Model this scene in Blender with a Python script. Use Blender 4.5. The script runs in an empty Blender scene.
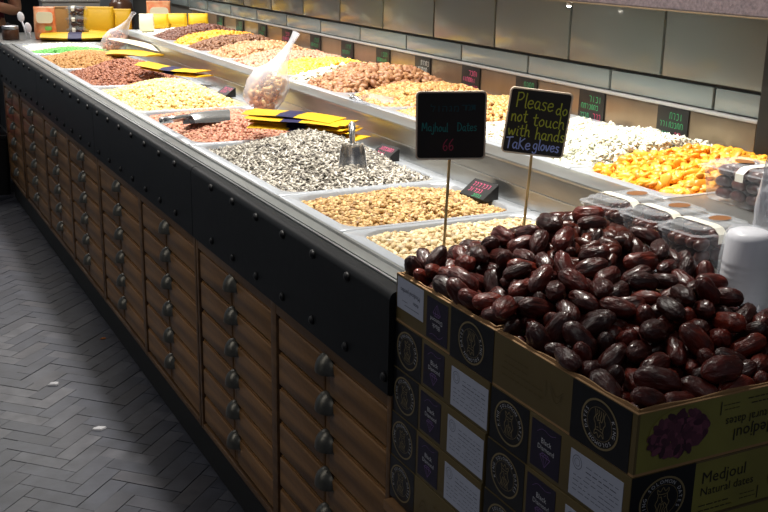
import bpy, bmesh, math, random
import numpy as np
from mathutils import Matrix, Vector, noise
PI = math.pi
SC = bpy.context.scene
COL = SC.collection
random.seed(7)

# ---------------------------------------------------------------- camera, world, lights, exposure
cam = bpy.data.cameras.new('camera')
cam.sensor_width = 36.0
cam.lens = 1060 / 768 * 36
cam.clip_start = .05
cam_o = bpy.data.objects.new('camera', cam)
COL.objects.link(cam_o)
R_ = Vector((0.89221575, -0.45122555, 0.01861619))
D_ = Vector((-0.11078594, -0.25864893, -0.95959742))
F_ = Vector((0.43780993, 0.85410551, -0.2807601))
cam_o.matrix_world = Matrix(((R_.x, -D_.x, -F_.x, 0), (R_.y, -D_.y, -F_.y, 0), (R_.z, -D_.z, -F_.z, 1.57), (0, 0, 0, 1)))
SC.camera = cam_o

world = bpy.data.worlds.new('market_hall')
SC.world = world
world.use_nodes = True
world.node_tree.nodes['Background'].inputs[0].default_value = (.55, .62, .75, 1)
world.node_tree.nodes['Background'].inputs[1].default_value = .10

def spot(x, y, z, e, tx, ty, tz, size=70, blend=.6, col=(1, .95, .86), r=.09):
    l = bpy.data.lights.new('ceiling_spot', 'SPOT')
    l.energy = e; l.color = col; l.spot_size = math.radians(size); l.spot_blend = blend; l.shadow_soft_size = r
    o = bpy.data.objects.new('ceiling_spot', l); COL.objects.link(o)
    o.location = (x, y, z)
    o.rotation_euler = (Vector((tx, ty, tz)) - Vector((x, y, z))).to_track_quat('-Z', 'Y').to_euler()
    return o
# a row of spots over the counter
for yy, e in ((2.1, 210), (2.85, 105), (3.6, 140), (4.4, 220), (5.2, 130), (6.0, 140), (6.8, 140)):
    spot(1.22, yy, 2.75, e, 1.42, yy, 1.0, 75, .7)
# second row, close to the tiled wall, lighting the upper trays
for yy, e in ((2.2, 95), (3.2, 45), (4.3, 85), (5.4, 85), (6.4, 100)):
    spot(1.62, yy, 2.6, e, 1.86 if yy < 4 else 1.98, yy, 1.05 if yy < 4 else 1.15, 62, .8)
def area(name, loc, tgt, sx, sy, e, col):
    l = bpy.data.lights.new(name, 'AREA'); l.shape = 'RECTANGLE'; l.size = sx; l.size_y = sy; l.energy = e; l.color = col
    o = bpy.data.objects.new(name, l); COL.objects.link(o); o.location = loc
    o.rotation_euler = (Vector(tgt) - Vector(loc)).to_track_quat('-Z', 'Y').to_euler()
    return o
area('aisle_fill_light', (-1.6, 3.6, 3.2), (.6, 3.6, 0), 1.0, 6.0, 46, (1, .95, .88))  # broad fill added for the ambient light from the aisle side
area('camera_side_fill', (.2, -.6, 3.0), (1.1, 1.3, 1.0), 1.2, 1.2, 4.5, (1, .96, .9))  # weak fill added on the camera side, no fixture behind it
area('added_wall_light', (-1.2, 9.3, 3.1), (-2.6, 9.6, 1.0), 1.2, 2.0, 30, (.9, .96, 1))  # added lamp brightening the unseen pale wall that the tiles reflect
area('far_hall_light', (1.2, 8.6, 2.9), (1.3, 7.4, 1.0), 1.6, 1.0, 40, (1, .96, .9))

SC.view_settings.view_transform = 'Standard'
SC.view_settings.look = 'None'
SC.view_settings.gamma = 1
SC.view_settings.use_curve_mapping = False
SC.view_settings.exposure = 0.0

# ---------------------------------------------------------------- materials
def s2l(c):
    return tuple(((x / 12.92) if x <= .04045 else ((x + .055) / 1.055) ** 2.4) for x in c)
MATS = {}
def mat(name, col, rough=.5, metal=0, isl=None, noi=None, bump=None, spec=.5, coat=0, emit=0, wave=None, obj=None, alpha_mix=None):
    """col / isl / noi colours are sRGB 0..1. isl = [colours] chosen per island; noi = (scale vec, colour, amount); bump = (scale, strength)"""
    m = bpy.data.materials.new(name); m.use_nodes = True
    nt = m.node_tree; N = nt.nodes; L = nt.links
    b = N['Principled BSDF']
    b.inputs['Roughness'].default_value = rough
    b.inputs['Metallic'].default_value = metal
    b.inputs['Specular IOR Level'].default_value = spec
    b.inputs['Coat Weight'].default_value = coat; b.inputs['Coat Roughness'].default_value = .14
    c = s2l(col) + (1,)
    b.inputs['Base Color'].default_value = c
    cur = None
    if isl or obj:
        r = N.new('ShaderNodeValToRGB'); r.color_ramp.interpolation = 'LINEAR'
        cols = [s2l(k) + (1,) for k in (isl or obj)]
        el = r.color_ramp.elements
        while len(el) < len(cols): el.new(.5)
        for i, k in enumerate(cols):
            el[i].position = i / max(1, len(cols) - 1); el[i].color = k
        if isl:
            g = N.new('ShaderNodeNewGeometry'); L.new(g.outputs['Random Per Island'], r.inputs[0])
        else:
            g = N.new('ShaderNodeObjectInfo'); L.new(g.outputs['Random'], r.inputs[0])
        cur = r.outputs[0]
    tc = N.new('ShaderNodeTexCoord')
    if noi:
        mp = N.new('ShaderNodeMapping'); mp.inputs['Scale'].default_value = noi[0]
        L.new(tc.outputs['Object'], mp.inputs[0])
        nz = N.new('ShaderNodeTexNoise'); nz.inputs['Scale'].default_value = 1; nz.inputs['Detail'].default_value = 5
        L.new(mp.outputs[0], nz.inputs['Vector'])
        rp = N.new('ShaderNodeMapRange'); rp.inputs[1].default_value = .35; rp.inputs[2].default_value = .68
        rp.inputs[3].default_value = 0; rp.inputs[4].default_value = noi[2]
        L.new(nz.outputs[0], rp.inputs[0])
        mx = N.new('ShaderNodeMix'); mx.data_type = 'RGBA'
        L.new(rp.outputs[0], mx.inputs[0])
        if cur: L.new(cur, mx.inputs[6])
        else: mx.inputs[6].default_value = c
        mx.inputs[7].default_value = s2l(noi[1]) + (1,)
        cur = mx.outputs[2]
    if cur: L.new(cur, b.inputs['Base Color'])
    if bump:
        nz2 = N.new('ShaderNodeTexNoise'); nz2.inputs['Scale'].default_value = bump[0]; nz2.inputs['Detail'].default_value = 4
        if len(bump) > 2:
            mp2 = N.new('ShaderNodeMapping'); mp2.inputs['Scale'].default_value = bump[2]
            L.new(tc.outputs['Object'], mp2.inputs[0]); L.new(mp2.outputs[0], nz2.inputs['Vector'])
        else: L.new(tc.outputs['Object'], nz2.inputs['Vector'])
        bp = N.new('ShaderNodeBump'); bp.inputs['Strength'].default_value = bump[1]; bp.inputs['Distance'].default_value = .003
        L.new(nz2.outputs[0], bp.inputs['Height']); L.new(bp.outputs[0], b.inputs['Normal'])
    if emit:
        b.inputs['Emission Color'].default_value = c; b.inputs['Emission Strength'].default_value = emit
    if alpha_mix is not None:   # thin clear plastic: glossy over see-through
        out = N['Material Output']; tr = N.new('ShaderNodeBsdfTransparent'); mxs = N.new('ShaderNodeMixShader')
        lw = N.new('ShaderNodeLayerWeight'); lw.inputs[0].default_value = .35
        ma = N.new('ShaderNodeMath'); ma.operation = 'MULTIPLY_ADD'; ma.inputs[1].default_value = .38; ma.inputs[2].default_value = alpha_mix; ma.use_clamp = True
        L.new(lw.outputs['Facing'], ma.inputs[0]); L.new(ma.outputs[0], mxs.inputs[0])
        L.new(tr.outputs[0], mxs.inputs[1]); L.new(b.outputs[0], mxs.inputs[2]); L.new(mxs.outputs[0], out.inputs[0])
    MATS[name] = m
    return m

WOOD = mat('aged_wood', (.55, .395, .23), .45, noi=((30, 2.2, 30), (.26, .17, .085), .9), bump=(60, .25))
WOODF = mat('frame_wood', (.42, .30, .175), .5, noi=((30, 2.2, 30), (.23, .15, .085), .8), bump=(60, .25))
BLACKM = mat('black_painted_steel', (.072, .076, .086), .5, bump=(35, .12), noi=((4, 4, 4), (.05, .053, .06), .6), spec=.22)
RIVM = mat('rivet_iron', (.085, .085, .095), .5, .2)
PULLM = mat('pewter_pull', (.40, .39, .36), .36, .8, noi=((40, 40, 40), (.2, .19, .18), .6))
STEEL = mat('brushed_steel', (.68, .69, .69), .32, .8, noi=((6, 6, 40), (.58, .575, .56), .5), bump=(25, .04))
STEELT = mat('tray_steel', (.76, .78, .81), .3, .5)
STEELB = mat('back_panel_steel', (.58, .52, .45), .32, .8, noi=((5, 8, 3), (.48, .42, .35), .6), bump=(20, .05))
TOE = mat('toe_kick_black', (.03, .03, .032), .7)
TILE = mat('glazed_tile', (.45, .48, .47), .14, isl=[(.43, .465, .465), (.47, .505, .505)], bump=(7, .05))
GROUT = mat('grout', (.34, .33, .31), .9)
WHITEM = mat('white_trim', (.60, .60, .60), .35)
STONE = mat('shelf_stone', (.36, .32, .34), .6, noi=((120, 120, 120), (.22, .19, .21), .8), bump=(150, .3))
BRASS = mat('brass_edge', (.50, .44, .36), .4, .5)
FLOORB = mat('floor_brick', (.33, .34, .36), .42, isl=[(.17, .18, .22), (.24, .25, .29), (.21, .22, .26), (.32, .32, .345), (.20, .21, .25), (.265, .26, .28)], noi=((14, 14, 14), (.145, .15, .18), .8), bump=(30, .2))
FLOORG = mat('floor_joint', (.19, .195, .20), .8)
DARKW = mat('dark_wall', (.10, .10, .11), .8)
CHALKB = mat('chalkboard', (.055, .058, .062), .5)
CW = mat('pale_wood_edge', (.83, .77, .70), .5)
STICK = mat('bamboo_stick', (.78, .66, .45), .5)
CH_Y = mat('chalk_yellow', (.66, .70, .22), .8)
CH_B = mat('chalk_blue', (.58, .66, .93), .8)
CH_T = mat('chalk_teal', (.14, .50, .50), .8)
CH_D = mat('chalk_faint_teal', (.09, .27, .31), .8)
CH_R = mat('chalk_red', (.62, .20, .32), .8)
CH_G = mat('chalk_green', (.22, .58, .38), .8)
CH_P = mat('chalk_pink', (.85, .35, .52), .8)
CH_W = mat('chalk_white', (.80, .80, .78), .8)
CARD = mat('kraft_card', (.62, .48, .32), .7, noi=((20, 20, 20), (.53, .40, .26), .5))
OLIVE = mat('olive_print', (.38, .32, .18), .45, noi=((6, 6, 6), (.33, .275, .15), .5))
OLIVEG = mat('olive_green_print', (.52, .50, .23), .42, noi=((9, 9, 9), (.42, .39, .19), .7))
BLKP = mat('black_print', (.065, .062, .075), .35)
GOLD = mat('gold_print', (.50, .44, .31), .45)
WPRT = mat('white_print', (.74, .74, .76), .5)
GREYP = mat('grey_print', (.30, .30, .36), .6)
DKPR = mat('dark_print', (.14, .12, .10), .6)
PURP = mat('purple_print', (.11, .08, .17), .4)
PURL = mat('lilac_print', (.48, .36, .58), .5)
LABELW = mat('label_paper', (.68, .70, .77), .6)
FRUITP = mat('fruit_print', (.34, .16, .24), .5, isl=[(.24, .09, .17), (.46, .24, .32), (.18, .07, .13)])
DATE = mat('date_skin', (.30, .12, .07), .38, obj=[(.24, .07, .05), (.39, .11, .07), (.28, .085, .06), (.17, .06, .05), (.35, .095, .055), (.47, .15, .08), (.21, .075, .06)], noi=((55, 55, 55), (.16, .07, .06), .75), bump=(190, 1.0, (1, 1, .38)), spec=.4, coat=.38)
DATES = mat('date_skin_packed', (.25, .11, .07), .3, isl=[(.20, .08, .055), (.33, .13, .08), (.15, .06, .05)], bump=(150, .4))
YEL = mat('yellow_paper', (.90, .74, .10), .5, isl=[(.78, .60, .05), (.86, .68, .08), (.82, .64, .06)])
YIN = mat('bag_inside', (.62, .50, .33), .7)
NAVY = mat('navy_print', (.11, .10, .28), .5)
CREAM = mat('cream_paper', (.93, .90, .80), .6)
CLEAR = mat('clear_plastic', (.92, .94, .97), .07, alpha_mix=.06)
FILM = mat('plastic_film', (.93, .94, .98), .2, alpha_mix=.22)
CUPW = mat('white_plastic', (.90, .90, .93), .35)
STRAP = mat('paper_strap', (.92, .91, .86), .6)
OVALB = mat('brown_sticker', (.55, .36, .20), .5)
SKIN = mat('skin', (.78, .55, .44), .5)
SHIRT = mat('maroon_cloth', (.38, .08, .16), .8)
TROUS = mat('dark_cloth', (.09, .09, .11), .85)
HAIR = mat('dark_hair', (.09, .07, .06), .6)
REDC = mat('red_cloth', (.60, .07, .12), .8)
BLKC = mat('black_plastic', (.04, .04, .045), .5)
CHROME = mat('chrome', (.8, .8, .82), .15, 1)
ORNG = mat('orange_wrap', (.85, .42, .20), .4, noi=((25, 25, 25), (.92, .72, .55), .9))
SILV = mat('silver_lid', (.82, .82, .84), .3, .8)
JARB = mat('brown_jar', (.30, .19, .13), .3)
TANB = mat('tan_box', (.72, .55, .33), .6)
GREYB = mat('grey_box', (.48, .48, .48), .7)
GRNB = mat('lime_box', (.55, .80, .20), .5)
LED = mat('led_lens', (1, .97, .9), .3, emit=30)

# ---------------------------------------------------------------- mesh helpers
class MB:
    def __init__(s): s.v = []; s.f = []; s.m = []
    def add(s, vs, fs, m=0, mtx=None):
        o = len(s.v)
        s.v += [tuple(mtx @ Vector(p)) for p in vs] if mtx is not None else [tuple(p) for p in vs]
        s.f += [tuple(i + o for i in f) for f in fs]
        s.m += [m] * len(fs)
        return s
    def box(s, x0, x1, y0, y1, z0, z1, m=0, mtx=None):
        v = [(x, y, z) for x in (x0, x1) for y in (y0, y1) for z in (z0, z1)]
        return s.add(v, [(0, 1, 3, 2), (4, 6, 7, 5), (0, 4, 5, 1), (2, 3, 7, 6), (0, 2, 6, 4), (1, 5, 7, 3)], m, mtx)
    def cbox(s, x0, x1, y0, y1, z0, z1, b, m=0, mtx=None):
        """box with chamfered edges"""
        bm = bmesh.new()
        vs = [bm.verts.new((x, y, z)) for x in (x0, x1) for y in (y0, y1) for z in (z0, z1)]
        for f in [(0, 1, 3, 2), (4, 6, 7, 5), (0, 4, 5, 1), (2, 3, 7, 6), (0, 2, 6, 4), (1, 5, 7, 3)]: bm.faces.new([vs[i] for i in f])
        bmesh.ops.bevel(bm, geom=list(bm.edges), offset=b, segments=2, affect='EDGES', profile=.6)
        bm.verts.index_update()
        s.add([v.co[:] for v in bm.verts], [[v.index for v in f.verts] for f in bm.faces], m, mtx); bm.free()
        return s
    def tube(s, pts, r, n=8, m=0, cap=True, mtx=None):
        pts = [Vector(p) for p in pts]
        rs = r if isinstance(r, (list, tuple)) else [r] * len(pts)
        vs = []; fs = []
        up = Vector((0, 0, 1))
        for i, p in enumerate(pts):
            d = (pts[min(i + 1, len(pts) - 1)] - pts[max(i - 1, 0)]).normalized()
            a = d.cross(up if abs(d.z) < .9 else Vector((1, 0, 0))).normalized(); b = d.cross(a)
            for k in range(n):
                t = 2 * PI * k / n
                vs.append(p + (a * math.cos(t) + b * math.sin(t)) * rs[i])
        for i in range(len(pts) - 1):
            for k in range(n):
                fs.append((i * n + k, i * n + (k + 1) % n, (i + 1) * n + (k + 1) % n, (i + 1) * n + k))
        if cap: fs += [tuple(range(n))[::-1], tuple((len(pts) - 1) * n + k for k in range(n))]
        return s.add(vs, fs, m, mtx)
    def lathe(s, prof, n=20, m=0, mtx=None, sx=1, sy=1):
        vs = []; fs = []
        for r, z in prof:
            for k in range(n):
                t = 2 * PI * k / n; vs.append((r * math.cos(t) * sx, r * math.sin(t) * sy, z))
        for i in range(len(prof) - 1):
            for k in range(n): fs.append((i * n + k, i * n + (k + 1) % n, (i + 1) * n + (k + 1) % n, (i + 1) * n + k))
        fs.append(tuple(range(n))[::-1]); fs.append(tuple((len(prof) - 1) * n + k for k in range(n)))
        return s.add(vs, fs, m, mtx)
    def ball(s, c, rx, ry, rz, n=12, m=0, mtx=None):
        k = n // 2 + 1
        prof = [(max(1e-4, math.sin(PI * i / k)), -math.cos(PI * i / k)) for i in range(k + 1)]
        mm = Matrix.Translation(c) @ Matrix.Diagonal((rx, ry, rz, 1))
        return s.lathe(prof, n, m, (mtx @ mm) if mtx is not None else mm)
    def loft(s, loops, m=0, cap0=True, cap1=True, mtx=None):
        n = len(loops[0]); vs = [p for l in loops for p in l]; fs = []
        for i in range(len(loops) - 1):
            for k in range(n): fs.append((i * n + k, i * n + (k + 1) % n, (i + 1) * n + (k + 1) % n, (i + 1) * n + k))
        if cap0: fs.append(tuple(range(n))[::-1])
        if cap1: fs.append(tuple((len(loops) - 1) * n + k for k in range(n)))
        return s.add(vs, fs, m, mtx)
    def ribbon(s, pts, w, m=0, mtx=None, t=.0004):
        """a flat stroke (in the local xy plane) through 2-D points"""
        P = [Vector((p[0], p[1], 0)) for p in pts]; L = []; Rr = []
        for i, p in enumerate(P):
            d = P[min(i + 1, len(P) - 1)] - P[max(i - 1, 0)]
            d = d.normalized() if d.length > 1e-9 else Vector((1, 0, 0))
            q = Vector((-d.y, d.x, 0)) * w / 2
            if i == 0: p = p - d * w * .35
            if i == len(P) - 1: p = p + d * w * .35
            L.append(p + q + Vector((0, 0, t))); Rr.append(p - q + Vector((0, 0, t)))
        n = len(P)
        return s.add(L + Rr, [(i, n + i, n + i + 1, i + 1) for i in range(n - 1)], m, mtx)
    def text(s, body, size, m=0, mtx=None, t=.0004, align='CENTER'):
        vs, fs = text_geo(body, align)
        return s.add([(x * size, y * size, t) for x, y in vs], fs, m, mtx)

_TX = {}
def text_geo(body, align='CENTER'):
    k = (body, align)
    if k not in _TX:
        cu = bpy.data.curves.new('lettering', 'FONT'); cu.body = body; cu.size = 1; cu.align_x = align; cu.resolution_u = 2
        o = bpy.data.objects.new('lettering', cu); COL.objects.link(o)
        me = bpy.data.meshes.new_from_object(o.evaluated_get(bpy.context.evaluated_depsgraph_get()))
        _TX[k] = ([(v.co.x, v.co.y) for v in me.vertices], [tuple(p.vertices) for p in me.polygons])
        bpy.data.objects.remove(o); bpy.data.curves.remove(cu); bpy.data.meshes.remove(me)
    return _TX[k]

def mesh_of(name, mb, mats, smooth=False):
    me = bpy.data.meshes.new(name)
    me.from_pydata(mb.v, [], mb.f)
    for m in (mats if isinstance(mats, (list, tuple)) else [mats]): me.materials.append(m)
    me.polygons.foreach_set('material_index', mb.m)
    if smooth: me.polygons.foreach_set('use_smooth', [True] * len(mb.f))
    me.update()
    return me
def obj(name, mb, mats, parent=None, smooth=False, angle=None, off=None):
    """one mesh object; geometry given in the parent's frame (or world, minus off)"""
    if off is not None: mb.v = [(p[0] - off[0], p[1] - off[1], p[2] - off[2]) for p in mb.v]
    o = bpy.data.objects.new(name, mesh_of(name, mb, mats, smooth or angle is not None))
    COL.objects.link(o)
    if angle is not None: o.data.set_sharp_from_angle(angle=math.radians(angle))
    if parent is not None: o.parent = parent
    elif off is not None: o.location = off
    return o
def tag(o, label, cat, group=None, kind=None):
    o['label'] = label; o['category'] = cat
    if group: o['group'] = group
    if kind: o['kind'] = kind
    return o
def thing(name, label, cat, loc=(0, 0, 0), rot=(0, 0, 0), group=None):
    o = bpy.data.objects.new(name, None); COL.objects.link(o); o.empty_display_size = .05
    o.location = loc; o.rotation_euler = rot
    return tag(o, label, cat, group)
def struct(name, mb, mats, **k):
    o = obj(name, mb, mats, **k); o['kind'] = 'structure'
    return o
def child_copy(src, parent, loc=None):
    c = src.copy(); COL.objects.link(c); c.parent = parent
    if loc is not None: c.location = loc
    return c
def dup(root, label, loc, rot=None, group=None):
    r = root.copy(); COL.objects.link(r); r.location = loc; r['label'] = label
    if rot is not None: r.rotation_euler = rot
    if group: r['group'] = group
    for ch in list(root.children):
        c = child_copy(ch, r)
        for g in list(ch.children): child_copy(g, c)
    return r
def smooth_pts(P, k=4):
    """Catmull-Rom through 2-D points"""
    if len(P) < 3: return P
    out = []
    for i in range(len(P) - 1):
        p0 = P[max(i - 1, 0)]; p1 = P[i]; p2 = P[i + 1]; p3 = P[min(i + 2, len(P) - 1)]
        for j in range(k):
            t = j / k
            out.append(tuple(.5 * ((2 * p1[a]) + (-p0[a] + p2[a]) * t + (2 * p0[a] - 5 * p1[a] + 4 * p2[a] - p3[a]) * t * t + (-p0[a] + 3 * p1[a] - 3 * p2[a] + p3[a]) * t ** 3) for a in (0, 1)))
    out.append(P[-1])
    return out
# handwriting strokes: glyph -> (advance, [strokes]); baseline 0, x-height .55, capital height 1
G = {
 'P': (.62, [[(.1, 0), (.12, 1)], [(.1, .95), (.4, 1), (.52, .78), (.36, .52), (.12, .48)]]),
 'l': (.22, [[(.12, 1), (.1, .1), (.18, 0)]]),
 'e': (.5, [[(.06, .28), (.4, .34), (.34, .54), (.14, .5), (.06, .22), (.2, 0), (.42, .1)]]),
 'a': (.52, [[(.4, .48), (.2, .55), (.06, .28), (.18, .02), (.36, .2), (.4, .5)], [(.4, .5), (.38, .1), (.48, 0)]]),
 's': (.44, [[(.36, .5), (.18, .55), (.1, .4), (.32, .2), (.26, 0), (.06, .06)]]),
 'd': (.54, [[(.4, .45), (.2, .52), (.06, .24), (.2, 0), (.4, .2)], [(.42, 1), (.4, .1), (.48, 0)]]),
 'o': (.5, [[(.24, .55), (.07, .3), (.2, 0), (.4, .2), (.36, .48), (.22, .55)]]),
 'n': (.5, [[(.08, .52), (.08, 0)], [(.08, .3), (.22, .54), (.36, .48), (.38, .1), (.44, 0)]]),
 't': (.42, [[(.2, .9), (.18, .15), (.3, 0), (.38, .06)], [(.04, .6), (.36, .64)]]),
 'u': (.5, [[(.08, .52), (.08, .16), (.2, 0), (.36, .16), (.38, .52)], [(.38, .5), (.38, .08), (.46, 0)]]),
 'c': (.44, [[(.38, .46), (.22, .55), (.07, .28), (.2, 0), (.4, .1)]]),
 'h': (.5, [[(.1, 1), (.08, 0)], [(.08, .3), (.22, .54), (.36, .46), (.38, .08), (.44, 0)]]),
 'w': (.66, [[(.06, .52), (.16, 0), (.3, .42), (.44, 0), (.58, .55)]]),
 'i': (.24, [[(.12, .52), (.1, .08), (.18, 0)], [(.13, .72), (.14, .77)]]),
 'T': (.56, [[(.02, .92), (.54, 1)], [(.28, .96), (.24, 0)]]),
 'K': (.58, [[(.1, 1), (.08, 0)], [(.48, .95), (.12, .5), (.5, 0)]]),
 'k': (.48, [[(.1, 1), (.08, 0)], [(.38, .54), (.1, .26), (.42, 0)]]),
 'g': (.52, [[(.4, .5), (.2, .55), (.07, .28), (.2, .04), (.38, .2), (.4, .5), (.38, -.2), (.2, -.38), (.06, -.26)]]),
 'v': (.46, [[(.04, .52), (.2, 0), (.4, .55)]]),
 'M': (.8, [[(.06, 0), (.14, .95), (.36, .25), (.6, .98), (.68, 0)]]),
 'j': (.3, [[(.2, .52), (.18, -.2), (.06, -.36), (-.04, -.26)], [(.21, .7), (.22, .75)]]),
 'D': (.66, [[(.1, .02), (.1, .98)], [(.06, .98), (.4, .9), (.56, .5), (.4, .1), (.06, .02)]]),
 '6': (.56, [[(.42, .98), (.14, .6), (.08, .22), (.26, 0), (.44, .2), (.34, .44), (.1, .3)]]),
 ' ': (.32, []),
}
def write(mb, text, x, y, size, w, m, mtx, slope=0, wid=1.0):
    """hand-written line of chalk strokes"""
    cx = x
    for ch in text:
        adv, st = G[ch]
        for s in st:
            mb.ribbon([(cx + px * size * wid, y + (cx - x) * slope + py * size) for px, py in smooth_pts(s)], w, m, mtx)
        cx += adv * size * wid
    return cx
def scribble(mb, x, y, wid, h, w, m, mtx, rnd):
    """an unreadable hand-written word: separate small hooked strokes"""
    cx = x
    while cx < x + wid:
        k = rnd.choice((0, 1, 2, 3)); a = h * rnd.uniform(.5, .8)
        if k == 0: s = [(0, 0), (a * .1, h), (a * .8, h * .95), (a * .8, 0)]
        elif k == 1: s = [(0, h), (a * .7, h * .9), (a * .6, 0)]
        elif k == 2: s = [(0, 0), (a * .7, h * .1), (a * .6, h), (0, h * .9)]
        else: s = [(a * .3, h), (a * .3, 0)]
        mb.ribbon([(cx + p, y + q) for p, q in smooth_pts(s, 3)], w, m, mtx)
        cx += a + h * .25
def frame(o, u, v):
    """matrix taking local (x, y, z) to o + x*u + y*v + z*(u x v)"""
    u = Vector(u).normalized(); v = Vector(v).normalized(); n = u.cross(v)
    return Matrix(((u.x, v.x, n.x, o[0]), (u.y, v.y, n.y, o[1]), (u.z, v.z, n.z, o[2]), (0, 0, 0, 1)))

# ================================================================ THE SETTING
rnd = random.Random(3)
# floor: herringbone bricks
m = MB()
m.box(-3.2, 2.3, -1.0, 11.2, -.06, -.004, 1)
Wb, n_ = .060, 3
ca, sa = math.cos(PI / 4), math.sin(PI / 4)
g = .0011
for k in range(-200, 260):
    for j in range(-46, 46):
        for H in (0, 1):
            ox = k + 3 * j; oy = k - 3 * j
            r = (ox, ox + 3, oy, oy + 1) if H == 0 else (ox, ox + 1, oy + 1, oy + 4)
            cx = (r[0] + r[1]) / 2 * Wb; cy = (r[2] + r[3]) / 2 * Wb
            wx = cx * ca - cy * sa; wy = cx * sa + cy * ca + 1.0
            if not (-2.3 < wx < 1.25 and .9 < wy < 9.6): continue
            z = rnd.uniform(-.0012, .0008)
            q = [(r[0] * Wb + g, r[2] * Wb + g), (r[1] * Wb - g, r[2] * Wb + g), (r[1] * Wb - g, r[3] * Wb - g), (r[0] * Wb + g, r[3] * Wb - g)]
            q = [(a * ca - b * sa, a * sa + b * ca + 1.0) for a, b in q]
            vs = [(a, b, z) for a, b in q] + [(a, b, -.006) for a, b in q]
            m.add(vs, [(0, 1, 2, 3), (0, 4, 5, 1), (1, 5, 6, 2), (2, 6, 7, 3), (3, 7, 4, 0)], 0)
struct('floor', m, [FLOORB, FLOORG])
# crumbs dropped on the bricks
def crumb(label, x, y, s, ma, seed):
    r = random.Random(seed); m = MB(); n = 9
    P = [(s * (1 + r.uniform(-.35, .35)) * math.cos(2 * PI * k / n), .6 * s * (1 + r.uniform(-.35, .35)) * math.sin(2 * PI * k / n)) for k in range(n)]
    m.loft([[(a, b, 0) for a, b in P], [(a * .9, b * .9, s * .25) for a, b in P], [(a * .5, b * .5, s * .4) for a, b in P]])
    o = obj('floor_crumb', m, ma); o.location = (x, y, .0012)
    tag(o, label, 'crumb', 'crumbs on the floor')
PALE = mat('pale_crumb', (.62, .62, .64), .8); ORC = mat('orange_crumb', (.70, .42, .20), .7)
crumb('larger pale flattened crumb on the lit floor bricks', .571, 3.75, .022, PALE, 1)
crumb('smaller pale flattened crumb on the lit floor bricks, nearer the bottom', .637, 3.31, .02, PALE, 2)
crumb('orange crumb on the shaded bricks near the cabinets', .84, 4.15, .012, ORC, 3)
# tiled back wall: a low strip of tiles and large tiles above in running bond
m = MB()
m.box(2.118, 2.3, .2, 11.2, 0, 3.2, 1)
def tile(y0, y1, z0, z1):
    m.cbox(2.102, 2.121, y0 + .005, y1 - .005, z0, z1, .004, 0)
y = 2.161 - .444 * 5
while y < 8.6:
    tile(y, y + .444, 1.159, 1.2185)
    y += .444
for r_ in range(9):
    z0 = 1.2275 + r_ * .209
    y = 2.38 - .444 * 6 + (.222 if r_ % 2 else 0)
    while y < 8.6:
        tile(y, y + .444, z0, z0 + .203)
        y += .444
struct('wall_right', m, [TILE, GROUT], angle=35)
m = MB(); m.cbox(2.088, 2.118, 1.985, 6.95, 1.147, 1.1555, .002, 0)
struct('trim_1', m, WHITEM)
m = MB(); m.box(-3.2, 2.3, 11.0, 11.2, 0, 3.2, 0)
struct('wall_far', m, DARKW)
m = MB(); m.box(-3.2, -3.0, 3.0, 11.0, 0, 3.2, 0); m.box(-3.0, .3, 10.9, 10.999, 0, 3.2, 0)
struct('added_wall_left', m, mat('pale_added_wall', (.78, .80, .82), .6))  # unseen pale wall added to give the glazed tiles a bright reflection
m = MB(); m.box(1.55, 2.116, 8.55, 8.62, 0, 3.2, 0)
struct('wall_side', m, mat('pale_partition', (.70, .73, .76), .4))

# ================================================================ COUNTER
C = .885
YN, YF, UF = 1.69, 6.9, 6.47
# stainless carcass: trim along the front, lower deck, riser, upper deck
t = thing('display_counter', 'long two-level stainless steel display counter full of nut trays', 'counter', (1.5, 4.3, 0))
off = (1.5, 4.3, 0)
m = MB(); m.cbox(.908, .948, YN, YF, .915, .9505, .003); m.cbox(.9485, .957, YN, YF, .93, .9555, .0015); m.cbox(.913, .917, YN, YF, .948, .9535, .001)
obj('front_trim', m, STEEL, t, angle=40, off=off)
m = MB(); m.box(.95, 1.478, YN, YF, .80, .882); m.box(1.275, 1.478, .86, YN - .005, .80, .882); m.box(1.272, 1.478, .86, YN - .005, .882, .945); obj('lower_deck', m, STEEL, t, off=off)
m = MB(); m.box(.95, 1.478, YN - .004, YN, .882, .945); obj('end_plate', m, STEEL, t, off=off)
m = MB(); m.cbox(1.478, 1.488, .86, UF, .80, 1.052, .002); m.cbox(1.474, 1.479, .86, UF, .998, 1.002, .001)
obj('riser', m, STEEL, t, angle=40, off=off)
m = MB(); m.cbox(1.468, 1.545, .86, UF, 1.0525, 1.062, .004); m.box(1.545, 2.091, .86, UF, .90, .986); m.box(1.545, 2.091, .86, 1.697, .986, 1.061); m.box(1.489, 2.091, UF, YF, .90, .95)
obj('upper_deck', m, STEEL, t, angle=40, off=off)
m = MB(); m.box(1.49, 2.10, YF - .02, YF, .02, .90); m.box(1.49, 2.1, .87, .88, .02, .9); obj('end_frame', m, STEEL, t, off=off)
m = MB(); m.cbox(2.092, 2.100, 1.99, YF, 1.03, 1.146, .0015)
obj('back_panel', m, STEELB, t, angle=40, off=off)

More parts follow.
